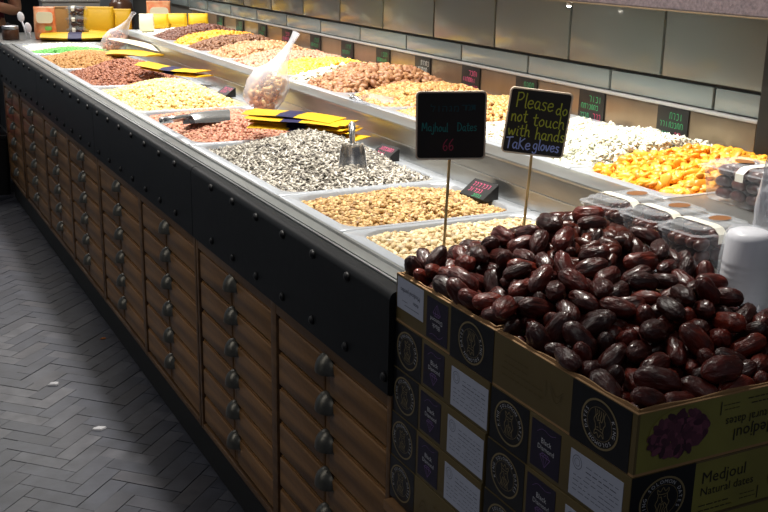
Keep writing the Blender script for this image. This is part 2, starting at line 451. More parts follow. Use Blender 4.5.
# black riveted apron panels
rm = MB(); rm.lathe([(.0105, 0), (.0095, .004), (.006, .0068), (.0005, .0078)], 12)
riv_me = mesh_of('rivet', rm, RIVM, True)
R_XM = Matrix.Rotation(-PI / 2, 4, 'Y')
seams = [1.64, 2.94, 4.262, 5.58, 6.9]
names = ['nearest the date cartons', 'second from the date cartons', 'third from the date cartons', 'at the far end of the counter']
for i in range(4):
    a, b = seams[i] + .002, seams[i + 1] - .002
    if i == 0: a = 1.675
    t = thing('apron_panel', 'black riveted steel apron panel below the trays, ' + names[i], 'panel', (C, (a + b) / 2, .735), group='black apron panels')
    prof = [(.888, .735), (.872, .737), (.872, .930), (.8745, .939), (.880, .9445), (.888, .947), (.906, .947), (.906, .735)]
    m = MB(); m.loft([[(x, yy, z) for x, z in prof] for yy in (a, b)])
    obj('sheet', m, BLACKM, t, angle=40, off=t.location)
    n = 0
    for zz, ph in ((.924, 1.685), (.770, 1.69)):
        yy = ph
        while yy < b - .02:
            if yy > a + .012:
                o = bpy.data.objects.new('rivet', riv_me); COL.objects.link(o); o.parent = t
                o.matrix_local = Matrix.Translation(Vector((.872, yy, zz)) - t.location) @ R_XM
            yy += .1775

# drawer cabinets
def pull_mesh():
    """half-dome bin pull, open below; back plate on local x = 0, bulging to -x"""
    m = MB(); nu, nv = 12, 7; vs = []; fs = []
    for i in range(nu + 1):
        a = PI * i / nu
        for j in range(nv + 1):
            b = PI / 2 * j / nv
            vs.append((-.031 * math.sin(b), .042 * math.cos(a) * math.cos(b) * 1.0, .046 * math.sin(a) * math.cos(b) ** .8 - .004 * math.sin(b)))
    for i in range(nu):
        for j in range(nv):
            q = i * (nv + 1) + j; fs.append((q, q + 1, q + nv + 2, q + nv + 1))
    m.add(vs, fs)
    m.add([(x * .86, y * .9, z * .9) for x, y, z in vs], [f[::-1] for f in fs])
    m.cbox(-.004, .001, -.046, .046, -.004, .004, .0012)
    return mesh_of('cup_pull', m, PULLM, True)
PULL = pull_mesh()
ZB, ZT = .122, .733
def cabinet(y0, y1, ncol, label, rows=6, thick=.036):
    t = thing('drawer_cabinet', label, 'cabinet', ((C + 1.4) / 2, (y0 + y1) / 2, ZB), group='wooden drawer cabinets under the counter')
    L = t.location
    m = MB(); cw = (y1 - y0) / ncol
    m.box(.900, 1.40, y0, y1, ZB, ZT)                      # carcass
    for k in range(ncol + 1):
        yc = y0 + k * cw; h = thick / 2
        m.cbox(.879, .901, max(y0 + .001, yc - h), min(y1 - .001, yc + h), ZB, ZT, .003)
    m.cbox(.880, .901, y0 + .001, y1 - .001, ZT - .028, ZT, .003)
    m.cbox(.880, .901, y0 + .001, y1 - .001, ZB, ZB + .018, .003)
    obj('cabinet_frame', m, WOODF, t, angle=40, off=L)
    a0, a1 = ZB + .022, ZT - .032
    ph = (a1 - a0) / rows
    for k in range(ncol):
        ya = y0 + k * cw + thick / 2 + .002; yb = y0 + (k + 1) * cw - thick / 2 - .002
        for r in range(rows):
            za = a0 + r * ph + .003; zb = a0 + (r + 1) * ph - .003
            dc = Vector((.886, (ya + yb) / 2, (za + zb) / 2))
            m = MB()
            # raised front: a rim step and a bevelled field
            m.box(.8895, .902, ya, yb, za, zb)
            ym = (ya + yb) / 2
            for pa, pb in ((ya + .004, ym - .014), (ym + .014, yb - .004)):     # two raised boards either side of the pull
                def rect(x, d, e): return [(x, pa + d, za + e), (x, pb - d, za + e), (x, pb - d, zb - e), (x, pa + d, zb - e)]
                m.loft([rect(.890, 0, .0035), rect(.8855, 0, .0035), rect(.8832, .003, .007), rect(.8828, .0042, .0085)])
            m.cbox(.8865, .891, ym - .0135, ym + .0135, za + .004, zb - .004, .0015)
            d = obj('drawer', m, WOOD, t, angle=30, off=dc)
            d.location = dc - L
            p = bpy.data.objects.new('cup_pull', PULL); COL.objects.link(p); p.parent = d
            p.location = (.0, 0, .016); p.scale = (.92, .9, .9)
    return t
cabinet(1.672, 2.937, 2, 'two-column wooden drawer cabinet beside the stack of date cartons')
cabinet(2.941, 4.255, 2, 'two-column wooden drawer cabinet, second along from the date cartons')
cabinet(4.259, 5.508, 2, 'two-column wooden drawer cabinet, third along from the date cartons')
cabinet(5.512, 6.225, 1, 'one-column wooden drawer cabinet next to the dark gap near the far end')
cabinet(6.285, 6.885, 1, 'one-column wooden drawer cabinet at the far end beyond the dark gap')
m = MB(); m.box(.896, 1.47, 1.69, 6.88, 0, .121)
tag(obj('toe_kick', m, TOE), 'black recessed toe kick along the floor under the drawer cabinets', 'toe kick')
m = MB(); m.box(.955, 1.40, 6.226, 6.284, .1215, .733)
tag(obj('filler_panel', m, TOE), 'dark filler panel recessed in the gap between the last two cabinets', 'panel')
m = MB(); m.box(.905, 1.475, 1.69, 6.88, .7335, .7995)
tag(obj('support_board', m, TOE), 'dark support board hidden behind the black apron panels', 'board')

# wooden base under the date cartons
BZ = .985 - .0925 * 5
t = thing('wooden_base', 'low wooden base carrying the stack of date cartons', 'base', (1.08, 1.28, 0))
m = MB(); m.box(.884, 1.27, .90, 1.66, 0, BZ - .022); obj('base_body', m, WOODF, t, off=t.location)
m = MB(); m.cbox(.862, 1.275, .885, 1.665, BZ - .022, BZ - .0008, .003); obj('top_board', m, WOOD, t, angle=40, off=t.location)

# stone-faced shelf above the tiles
t = thing('wall_shelf', 'speckled grey stone-faced shelf above the large wall tiles', 'shelf', (2.04, 4.3, 1.41))
m = MB(); m.cbox(1.985, 2.1005, 1.3, 7.0, 1.421, 1.60, .004); obj('shelf_body', m, STONE, t, off=t.location)
m = MB(); m.cbox(1.984, 2.06, 1.3, 7.0, 1.4172, 1.4208, .001); obj('edge_strip', m, BRASS, t, off=t.location)
t = thing('shelf_spotlight', 'tiny lit spotlight under the front edge of the stone shelf', 'spotlight', (2.0, 2.70, 1.4055))
m = MB(); m.lathe([(.008, .0115), (.009, .002), (.007, 0)], 16); obj('housing', m, SILV, t, smooth=True)
m = MB(); m.ball((0, 0, -.001), .006, .006, .004, 12); obj('lens', m, LED, t, smooth=True)
# black cupboard side where the steel panel ends
m = MB(); m.cbox(2.078, 2.101, 1.70, 1.976, 1.0625, 2.4, .004)
tag(obj('black_upright', m, BLKC), 'tall black upright at the end of the steel back panel', 'upright')

# ================================================================ TRAYS AND THEIR FILLINGS
def rr(x0, x1, y0, y1, r, n=6):
    P = []
    for cx, cy, a in ((x1 - r, y1 - r, 0), (x0 + r, y1 - r, 90), (x0 + r, y0 + r, 180), (x1 - r, y0 + r, 270)):
        for k in range(n + 1):
            t = math.radians(a + 90 * k / n); P.append((cx + r * math.cos(t), cy + r * math.sin(t)))
    return P
def tray(label, x0, x1, y0, y1, zr, depth, fr, br, sd, group):
    """steel pan: flat rim with rounded opening; fr / br / sd = rim width front / back / sides"""
    m = MB(); g = .0012
    O = rr(x0, x1, y0 + g, y1 - g, .012); I = rr(x0 + fr, x1 - br, y0 + sd, y1 - sd, .055)
    I2 = rr(x0 + fr + .003, x1 - br - .003, y0 + sd + .003, y1 - sd - .003, .053)
    I3 = rr(x0 + fr + .016, x1 - br - .016, y0 + sd + .016, y1 - sd - .016, .045)
    L = [[(x, y, zr - .007) for x, y in O], [(x, y, zr - .001) for x, y in O], [(x * .995 + .005 * (x0 + x1) / 2, y * .995 + .005 * (y0 + y1) / 2, zr + .0006) for x, y in O],
         [(x, y, zr) for x, y in I], [(x, y, zr - .004) for x, y in I2], [(x, y, zr - depth) for x, y in I3]]
    m.loft(L, cap0=False)
    c = ((x0 + x1) / 2, (y0 + y1) / 2, zr - depth)
    return tag(obj('food_tray', m, STEELT, angle=50, off=c), label, 'tray', group)

def ico(sub, fx):
    bm = bmesh.new(); bmesh.ops.create_icosphere(bm, subdivisions=sub, radius=1)
    bm.verts.index_update()
    v = np.array([fx(*p.co) for p in bm.verts]); f = np.array([[q.index for q in p.verts] for p in bm.faces]); bm.free()
    return v, f
def nut(sub, a, b, c, taper=0., crease=0.):
    def fx(x, y, z):
        k = 1 - taper * x - crease * math.exp(-(x * 3) ** 2)
        return (x * a / 2, y * b / 2 * k, z * c / 2 * k)
    return ico(sub, fx)
def flake(a, b, c, bend=0.):
    """thin pointed oval seed"""
    n = 8; vs = [(0, 0, c / 2)] + [(a / 2 * math.cos(2 * PI * k / n), b / 2 * math.sin(2 * PI * k / n) * (1 - .25 * math.cos(2 * PI * k / n)), bend * math.cos(2 * PI * k / n) ** 2) for k in range(n)] + [(0, 0, -c / 2)]
    fs = [(0, 1 + k, 1 + (k + 1) % n) for k in range(n)] + [(n + 1, 1 + (k + 1) % n, 1 + k) for k in range(n)]
    return np.array(vs), np.array(fs)
def cube_bit(a, b, c):
    def fx(x, y, z):
        f = lambda t: math.copysign(abs(t) ** .55, t)
        return (f(x) * a / 2, f(y) * b / 2, f(z) * c / 2)
    return ico(1, fx)
def heap(name, label, cat, rect, rad, hf, proto, n, smin, smax, tilt, material, seed, group='heaps of nuts, seeds and dried fruit', flat=False, lift=.3):
    x0, x1, y0, y1 = rect
    R = np.random.RandomState(seed); V, F = proto
    # ground surface under the loose pieces
    m = MB(); base = rr(x0, x1, y0, y1, rad, 6); cx, cy = (x0 + x1) / 2, (y0 + y1) / 2
    sink = (V[:, 2].max() - V[:, 2].min()) * .35
    rings = [1, .93, .85, .75, .64, .52, .4, .28, .16, .05]
    LO = []
    for s in rings:
        LO.append([(cx + (x - cx) * s, cy + (y - cy) * s, hf(((cx + (x - cx) * s) - x0) / (x1 - x0), ((cy + (y - cy) * s) - y0) / (y1 - y0)) - sink) for x, y in base])
    m.loft(LO, cap0=False)
    bv = np.array(m.v); bf = m.f
    k = 0; P = []
    while len(P) < n:
        x = R.uniform(x0, x1); y = R.uniform(y0, y1)
        dx = max(x0 + rad - x, 0, x - x1 + rad); dy = max(y0 + rad - y, 0, y - y1 + rad)
        if dx * dx + dy * dy > rad * rad: continue
        P.append((x, y))
    P = np.array(P); e = .006
    def H(px, py): return np.array([hf((a - x0) / (x1 - x0), (b - y0) / (y1 - y0)) for a, b in zip(px, py)])
    z = H(P[:, 0], P[:, 1]); gx = (H(P[:, 0] + e, P[:, 1]) - z) / e; gy = (H(P[:, 0], P[:, 1] + e) - z) / e
    gx = np.clip(gx, -1.2, 1.2); gy = np.clip(gy, -1.2, 1.2)
    N = np.stack([-gx, -gy, np.ones(n)], 1) + R.normal(0, tilt, (n, 3)); N /= np.linalg.norm(N, axis=1)[:, None]
    yaw = R.uniform(0, 2 * PI, n); T = np.stack([np.cos(yaw), np.sin(yaw), np.zeros(n)], 1)
    U = T - (T * N).sum(1)[:, None] * N; U /= np.linalg.norm(U, axis=1)[:, None]; W = np.cross(N, U)
    S = R.uniform(smin, smax, (n, 1, 1)) * R.uniform(.88, 1.12, (n, 1, 3))
    Rm = np.stack([U, W, N], 2)                       # columns
    pts = np.einsum('nij,nkj->nki', Rm, V[None] * S)
    th = V[:, 2].max()
    zz = z + R.uniform(-.5, 1, n) * th * lift
    pts += np.stack([P[:, 0], P[:, 1], zz], 1)[:, None, :]
    allv = np.concatenate([bv, pts.reshape(-1, 3)]); nb = len(bv)
    tri = (F[None] + (np.arange(n) * len(V))[:, None, None] + nb).reshape(-1, 3)
    c = np.array([cx, cy, rect_z(hf)])
    me = bpy.data.meshes.new(name); allv = (allv - c).astype(np.float32)
    me.vertices.add(len(allv)); me.vertices.foreach_set('co', allv.ravel())
    lb = [i for f in bf for i in f]; nl = len(lb) + tri.size
    me.loops.add(nl); me.loops.foreach_set('vertex_index', np.concatenate([np.array(lb), tri.ravel()]).astype(np.int32))
    ls = []; a = 0
    for f in bf: ls.append(a); a += len(f)
    ls = np.concatenate([np.array(ls), a + 3 * np.arange(len(tri))]).astype(np.int32)
    me.polygons.add(len(ls)); me.polygons.foreach_set('loop_start', ls)
    if not flat: me.polygons.foreach_set('use_smooth', np.ones(len(ls), bool))
    me.update(calc_edges=True); me.validate(); me.materials.append(material)
    o = bpy.data.objects.new(name, me); COL.objects.link(o); o.location = c
    return tag(o, label, cat, group, 'stuff')
def rect_z(hf): return hf(.5, 0)
def dome(z0, amp, pu=2.2, pv=2.4, bias=0., tiltu=0., wob=.006, sd=0.):
    def f(u, v):
        u = min(max(u, 0), 1); v = min(max(v, 0), 1)
        a = (1 - abs(2 * (u ** (1 - bias)) - 1) ** pu) * (1 - abs(2 * v - 1) ** pv)
        return z0 + amp * a + tiltu * u + wob * noise.noise(Vector((u * 4 + sd, v * 5, sd)))
    return f

# colours of the fillings
F_PIST = mat('pale_pistachio', (.82, .76, .60), .55, isl=[(.88, .82, .68), (.76, .66, .48), (.84, .75, .58), (.62, .50, .33), (.90, .86, .74)])
F_TOAST = mat('toasted_seed', (.72, .56, .32), .5, isl=[(.82, .69, .46), (.60, .45, .27), (.73, .59, .37), (.48, .34, .19), (.86, .75, .53), (.68, .53, .32)])
F_SUN = mat('striped_sunflower_seed', (.7, .68, .64), .55, isl=[(.82, .80, .75), (.58, .55, .50), (.28, .26, .25), (.72, .69, .64), (.86, .84, .80), (.42, .39, .36)])
F_RED = mat('red_skin_peanut', (.62, .36, .27), .45, isl=[(.68, .42, .33), (.80, .58, .48), (.60, .34, .26), (.84, .66, .54), (.73, .47, .37)])
F_CORN = mat('pale_corn_nut', (.92, .82, .52), .5, isl=[(.93, .85, .60), (.90, .76, .42), (.95, .90, .72), (.86, .70, .36)])
F_ALM = mat('brown_almond', (.58, .36, .26), .5, isl=[(.56, .34, .25), (.66, .43, .32), (.50, .28, .20), (.62, .39, .28)])
F_TAN = mat('tan_crumb', (.74, .56, .32), .6, isl=[(.80, .62, .38), (.68, .48, .26), (.76, .58, .34)])
F_GRN = mat('green_coated_pea', (.40, .74, .34), .5, isl=[(.36, .72, .30), (.50, .80, .42), (.34, .66, .30)])
F_WHT = mat('white_coconut', (.92, .92, .86), .6, isl=[(.94, .94, .88), (.88, .88, .78), (.95, .94, .92)])
F_WHT2 = mat('white_seed', (.90, .87, .78), .5, isl=[(.93, .91, .84), (.86, .82, .70), (.95, .93, .88), (.78, .72, .60)])
F_APR = mat('dried_apricot', (.95, .66, .14), .42, isl=[(.94, .66, .16), (.84, .49, .10), (.97, .78, .32), (.91, .60, .12), (.96, .72, .22)])
F_MIX = mat('golden_mixed_nut', (.80, .62, .38), .45, isl=[(.86, .70, .44), (.72, .48, .28), (.80, .60, .34), (.90, .78, .54), (.62, .38, .22)])
F_BRZ = mat('large_brown_nut', (.60, .42, .29), .5, isl=[(.60, .42, .29), (.70, .52, .36), (.52, .34, .22), (.64, .46, .33)])
F_HAZ = mat('hazelnut', (.70, .52, .36), .45, isl=[(.70, .52, .36), (.60, .42, .28), (.78, .62, .46)])
F_RAI = mat('raisin', (.36, .20, .14), .45, isl=[(.34, .18, .13), (.44, .26, .18), (.28, .14, .11)])
F_DKB = mat('dark_brown_nut', (.44, .29, .20), .5, isl=[(.44, .29, .20), (.52, .36, .25), (.36, .22, .15)])
F_PNK = mat('pinkish_nut', (.72, .52, .42), .5, isl=[(.72, .50, .40), (.80, .62, .52), (.62, .42, .33)])
F_YEL = mat('yellow_dried_fruit', (.94, .76, .22), .45, isl=[(.94, .76, .22), (.96, .82, .36), (.90, .68, .16)])
F_DSD = mat('dark_pumpkin_seed', (.38, .34, .26), .55, isl=[(.38, .34, .26), (.52, .48, .38), (.62, .58, .48), (.30, .26, .2)])

LX0, LX1, LZ = .957, 1.4765, .9545
LD = [1.700, 2.083, 2.466, 3.234, 3.956, 4.734, 5.445, 6.22, 6.86]
low = ['steel tray of pale pistachio kernels beside the date cartons', 'steel tray of toasted golden seeds in the lower row', 'wide steel tray of striped sunflower seeds in the lower row',
       'wide steel tray of red-skinned peanuts in the lower row', 'wide steel tray of pale yellow corn nuts in the lower row', 'wide steel tray of brown almonds in the lower row',
       'steel tray of tan crumb nuts toward the far end', 'steel tray of white flakes and green peas at the far end']
for i in range(8):
    tray(low[i], LX0, LX1, LD[i], LD[i + 1], LZ, .072, .030, .034, .017, 'steel trays in the lower row')
def lrect(i, a=None, b=None):
    return (LX0 + .036, LX1 - .040, (LD[i] + .022) if a is None else a, (LD[i + 1] - .022) if b is None else b)
Z0 = LZ - .017
heap('pistachio_kernels', 'pale shelled pistachio kernels in the tray beside the date cartons', 'nuts', lrect(0), .05, dome(Z0 + .002, .016, sd=1), nut(2, .020, .0125, .0105, .12), 2100, .75, 1.15, .55, F_PIST, 1, lift=.9)
heap('toasted_seeds', 'toasted golden seeds in the tray between the sunflower seeds and pale pistachios', 'seeds', lrect(1), .05, dome(Z0, .030, sd=2), nut(2, .0175, .0115, .0095, .15), 2500, .75, 1.15, .6, F_TOAST, 2, lift=.9)
heap('sunflower_seeds', 'grey-and-white striped sunflower seeds with a scoop stuck in them', 'seeds', lrect(2), .05, dome(Z0, .085, 1.9, 2.0, -.12, .006, .010, sd=3), flake(.0265, .0092, .0045), 7800, .8, 1.2, .38, F_SUN, 3)
heap('red_peanuts', 'red-skinned peanuts with a scoop lying across them', 'nuts', lrect(3), .05, dome(Z0, .045, sd=4), nut(1, .019, .0125, .0115), 3900, .8, 1.15, .6, F_RED, 4)
heap('corn_nuts', 'pale yellow corn nuts in the brightest lower tray', 'nuts', lrect(4), .05, dome(Z0, .075, 2, 2, sd=5), nut(1, .019, .016, .010, .25), 3300, .8, 1.2, .6, F_CORN, 5)
heap('brown_almonds', 'brown whole almonds heaped in the lower row behind the corn nuts', 'nuts', lrect(5), .05, dome(Z0, .085, 2, 2, sd=6), nut(1, .024, .0135, .010, .3), 3200, .8, 1.15, .5, F_ALM, 6)
heap('tan_nuts', 'tan crumbly nuts between the brown almonds and the green peas', 'nuts', lrect(6), .05, dome(Z0, .055, sd=7), cube_bit(.015, .013, .012), 3600, .7, 1.2, .8, F_TAN, 7)
heap('green_peas', 'bright green coated peas in a strip across the far tray', 'snacks', lrect(7, None, 6.53), .035, dome(Z0, .03, sd=8), nut(1, .014, .013, .012), 2000, .8, 1.15, .8, F_GRN, 8)
heap('white_flakes', 'white coconut flakes beside the green peas in the far tray', 'snacks', lrect(7, 6.54, None), .035, dome(Z0, .025, sd=9), cube_bit(.018, .014, .008), 1700, .7, 1.2, .6, F_WHT, 9)

UX0, UX1, UZ = 1.548, 2.088, 1.0605
UD = [1.700, 2.05, 2.342, 2.713, 3.084, 3.452, 3.83, 4.02, 4.30, 4.70, 5.06, 5.40, 5.66, 6.07, 6.45]
up = [
 ('dried_apricots', 'orange dried apricots in the upper tray nearest the clear tubs', 'dried fruit', F_APR, nut(2, .038, .028, .015, .1, .2), 640, .055, .75, 'steel tray of dried apricots, nearest in the upper row'),
 ('white_seeds', 'large heap of white pumpkin seeds in the upper row beside the apricots', 'seeds', F_WHT, flake(.032, .016, .004, .003), 2900, .060, .5, 'steel tray of white pumpkin seeds in the upper row'),
 ('shelled_white_nuts', 'cream-coloured shelled nuts partly hidden behind the two chalk signs', 'nuts', F_WHT2, flake(.026, .015, .007), 2400, .028, .5, 'steel tray of cream nuts behind the two chalk signs'),
 ('mixed_nuts', 'golden roasted mixed nuts heaped just left of the Majhoul Dates sign', 'nuts', F_MIX, nut(1, .024, .017, .015, .15), 2400, .055, .7, 'steel tray of golden mixed nuts behind the Majhoul Dates sign'),
 ('golden_nuts', 'golden shelled nuts with a clear scoop lying in them', 'nuts', F_MIX, nut(1, .023, .018, .015, .2), 2300, .055, .7, 'steel tray of golden nuts holding the clear scoop'),
 ('large_nuts', 'large brown almonds piled high beyond the clear scoop', 'nuts', F_BRZ, nut(2, .040, .024, .018, .25), 1000, .085, .6, 'steel tray of large brown almonds in the upper row'),
 ('cream_slices', 'pale cream slices in a narrow tray beyond the large almonds', 'dried fruit', F_WHT2, flake(.03, .02, .006), 900, .045, .7, 'narrow steel tray of pale cream slices'),
 ('candied_peel', 'orange-yellow dried fruit behind the leaning clear bag', 'dried fruit', F_YEL, cube_bit(.026, .022, .016), 1200, .050, .7, 'steel tray of orange-yellow dried fruit in the upper row'),
 ('pink_nuts', 'pinkish roasted nuts beyond the orange-yellow dried fruit', 'nuts', F_PNK, nut(1, .024, .017, .015), 1900, .055, .7, 'steel tray of pinkish nuts in the upper row'),
 ('walnut_pieces', 'mid-brown walnut pieces heaped in the upper row', 'nuts', F_HAZ, cube_bit(.026, .022, .016), 1500, .062, .7, 'steel tray of walnut pieces in the upper row'),
 ('dark_nuts', 'dark brown roasted nuts beside a strip of orange fruit', 'nuts', F_DKB, nut(1, .024, .016, .014, .1), 1700, .070, .7, 'steel tray of dark brown nuts in the upper row'),
 ('orange_fruit', 'thin strip of orange dried fruit among dark heaps', 'dried fruit', F_APR, cube_bit(.026, .022, .014), 1000, .065, .7, 'narrow steel tray of orange fruit between dark heaps'),
 ('dark_raisins', 'dark red-brown raisins in the far part of the upper row', 'dried fruit', F_RAI, nut(1, .024, .016, .013), 1700, .075, .7, 'steel tray of dark raisins in the upper row'),
 ('white_cubes', 'white sugared cubes in the last upper tray below the yellow packs', 'snacks', F_WHT, cube_bit(.022, .02, .016), 1500, .015, .7, 'last steel tray of the upper row under yellow packs'),
]
for i, (nm, lab, cat, ma, pr, n, amp, ti, tl) in enumerate(up):
    tray(tl, UX0, UX1, UD[i], UD[i + 1], UZ, .074, .034, .020, .016, 'steel trays in the upper row')
    heap(nm, lab, cat, (UX0 + .042, UX1 - .026, UD[i] + .019, UD[i + 1] - .019), .045, dome(UZ - .014, amp * .85, 2.4, 6, -.02, .008, .016, sd=20 + i), pr, n, .8, 1.15, ti, ma, 30 + i)

# ================================================================ DATE CARTONS
BX0, BX1 = .885, 1.270
BH = .0925
def emblem_mesh(print_m=0):
    """round gold-ringed seal: KING SOLOMON DATES round a stylised crowned head; centred, in the local xy plane"""
    m = MB(); n = 40; R1, R2 = .0365, .0335
    def ring(r1, r2, mm, z):
        vs = [(r * math.cos(2 * PI * k / n), r * math.sin(2 * PI * k / n) * 1.0, z) for r in (r1, r2) for k in range(n)]
        m.add(vs, [(k, n + k, n + (k + 1) % n, (k + 1) % n) for k in range(n)], mm)
    ring(R1, R2, 0, .0006); ring(.0245, .0238, 0, .0006)
    def arc(txt, a0, a1, r, size, flip=False):
        for i, ch in enumerate(txt):
            if ch == ' ': continue
            a = math.radians(a0 + (a1 - a0) * i / (len(txt) - 1))
            rot = a - PI / 2 if not flip else a + PI / 2
            mm = Matrix.Translation((r * math.cos(a), r * math.sin(a), 0)) @ Matrix.Rotation(rot, 4, 'Z')
            m.text(ch, size, 1, mm, .0006)
    arc('KING SOLOMON DATES', 208, -28, .0262, .0078)
    w = .0012
    S = lambda pts: m.ribbon(smooth_pts([(x * .001, y * .001) for x, y in pts]), w, 0, None, .0006)
    S([(-8, 11), (-9, 18), (-4, 14), (0, 20), (4, 14), (9, 18), (8, 11), (0, 9.5), (-8, 11)])
    S([(-7, 10), (-8, 2), (-11, -4), (-8, -12), (-10, -20)]); S([(7, 10), (8, 2), (11, -4), (8, -12), (10, -20)])
    S([(-5, 5), (-2, 6), (-1, 0), (1, -2), (-1, -3)]); S([(2, 5), (5, 6)])
    for k in (-4.5, -1.5, 1.5, 4.5): S([(k, -5), (k * 1.5 + 1, -10), (k * 1.2 - 1, -15), (k * 1.4, -20)])
    S([(-4, -4), (0, -5.5), (4, -4)])
    return m
EMB = mesh_of('seal', emblem_mesh(), [GOLD, WPRT])
def sticker_mesh():
    m = MB(); m.box(-.037, .037, -.0385, .0385, -.0002, .0003, 0)
    m.text('Black', .0125, 1, Matrix.Translation((.002, .007, 0)), .0006); m.text('Diamond', .0115, 1, Matrix.Translation((.002, -.004, 0)), .0006)
    for pts in ([(-12, -13), (-6, -8), (8, -8), (14, -13), (1, -30), (-12, -13)], [(-12, -13), (14, -13)], [(-4, -13), (1, -29), (6, -13)], [(-6, -8), (-4, -13), (1, -8), (6, -13), (8, -8)]):
        m.ribbon([(x * .001, y * .001) for x, y in pts], .0011, 2, None, .0006)
    S = [(-22, 22), (-8, 30), (12, 27), (25, 31)]
    m.ribbon(smooth_pts([(x * .001, y * .001) for x, y in S]), .0006, 2, None, .0005)
    return mesh_of('purple_sticker', m, [PURP, WPRT, PURL])
STK = sticker_mesh()
def ship_mesh(seed, w=.118, h=.072):
    r = random.Random(seed); m = MB(); m.box(-w / 2, w / 2, -h / 2, h / 2, -.0002, .0003, 0)
    n = 18; c = (-w * .36, h * .28)
    m.ribbon([(c[0] + .0105 * math.cos(2 * PI * k / n), c[1] + .0105 * math.sin(2 * PI * k / n)) for k in range(n + 1)], .0008, 1, None, .0006)
    m.ribbon([(c[0] + .006 * math.cos(2 * PI * k / n), c[1] + .006 * math.sin(2 * PI * k / n)) for k in range(n + 1)], .0006, 1, None, .0006)
    for k in range(7):
        y = h * .30 - k * h * .105; x = -w * .18 if k < 3 else -w * .42
        while x < w * .42:
            l = r.uniform(.004, .014)
            if k != 4 or abs(x + w * .08) > .01: m.ribbon([(x, y), (min(x + l, w * .44), y)], .0014 if k == 1 else .0009, 1, None, .0006)
            x += l + r.uniform(.002, .006)
    return mesh_of('shipping_label', m, [LABELW, GREYP])
SHIP = [ship_mesh(5), ship_mesh(6)]
def name_label_mesh():
    m = MB(); w, h = .100, .060; m.box(-w / 2, w / 2, -h / 2, h / 2, -.0002, .0003, 0)
    m.text('Medjoul jumbo', .0125, 1, Matrix.Translation((0, -.012, 0)), .0006); m.text('dates', .010, 1, Matrix.Translation((-.022, .004, 0)), .0006)
    m.ribbon([(.01, .012), (.03, .012)], .001, 1, None, .0006); m.ribbon([(-.035, .019), (.02, .019)], .001, 1, None, .0006)
    return mesh_of('name_label', m, [LABELW, GREYP])
NAMEL = name_label_mesh()
def side_print_mesh():
    """right-hand run of print: product name, small lines, a bar and a bowl of dates (origin at lower left, 0.265 long)"""
    m = MB()
    m.text('Medjoul', .026, 0, Matrix.Translation((.012, .055, 0)), .0006, 'LEFT'); m.text('Natural dates', .0185, 0, Matrix.Translation((.012, .036, 0)), .0006, 'LEFT')
    r = random.Random(2)
    for k in range(2):
        x = .012
        while x < .07:
            l = r.uniform(.004, .012); m.ribbon([(x, .020 - k * .008), (x + l, .020 - k * .008)], .0014, 0, None, .0006); x += l + .003
        x = .09
        while x < .118:
            l = r.uniform(.003, .007); m.ribbon([(x, .022 - k * .007), (x + l, .022 - k * .007)], .0009, 0, None, .0006); x += l + .002
    m.ribbon([(.124, .009), (.124, .028)], .0018, 0, None, .0006)
    # bowl heaped with dates, seen from above
    n = 26; cx, cy = .196, .042
    m.add([(cx, cy, .0005)] + [(cx + .054 * math.cos(2 * PI * k / n), cy - .006 + .033 * math.sin(2 * PI * k / n), .0005) for k in range(n)], [(0, 1 + k, 1 + (k + 1) % n) for k in range(n)], 1)
    for k in range(170):
        a = r.uniform(0, 2 * PI); q = math.sqrt(r.random()); x = cx + .050 * q * math.cos(a); y = cy + .030 * q * math.sin(a); t = r.uniform(0, PI)
        vs = [(x + .0095 * math.cos(b) * math.cos(t) - .0052 * math.sin(b) * math.sin(t), y + .0095 * math.cos(b) * math.sin(t) + .0052 * math.sin(b) * math.cos(t), .0007 + k * 2e-6) for b in [2 * PI * i / 8 for i in range(8)]]
        m.add(vs, [tuple(range(8))], 2)
    return mesh_of('product_print', m, [DKPR, OLIVEG, FRUITP])
SIDEP = side_print_mesh()
def faint_mesh():
    m = MB(); r = random.Random(4)
    m.ribbon([(.06, .030), (.06, .055)], .0012, 0, None, .0006)
    for k in range(4):
        x = .07 + (.04 if k > 1 else 0)
        while x < .165:
            l = r.uniform(.006, .016); m.ribbon([(x, .062 - k * .011), (x + l, .062 - k * .011)], .0022, 0, None, .0006); x += l + .004
    m.ribbon(smooth_pts([(.02, .04), (.03, .055), (.042, .052), (.05, .035)]), .0012, 0, None, .0006)
    m.ribbon(smooth_pts([(.018, .034), (.034, .046), (.050, .030)]), .0012, 0, None, .0006)
    return mesh_of('faint_print', m, mat('faint_olive_print', (.35, .29, .16), .6))
FAINT = faint_mesh()
CRT_MATS = [OLIVE, CARD, OLIVEG, BLKP]
def part(name, me, parent, mtx, label=None):
    o = bpy.data.objects.new(name, me); COL.objects.link(o); o.parent = parent; o.matrix_local = mtx
    if label: o['label'] = label
    return o
ship_i = 0
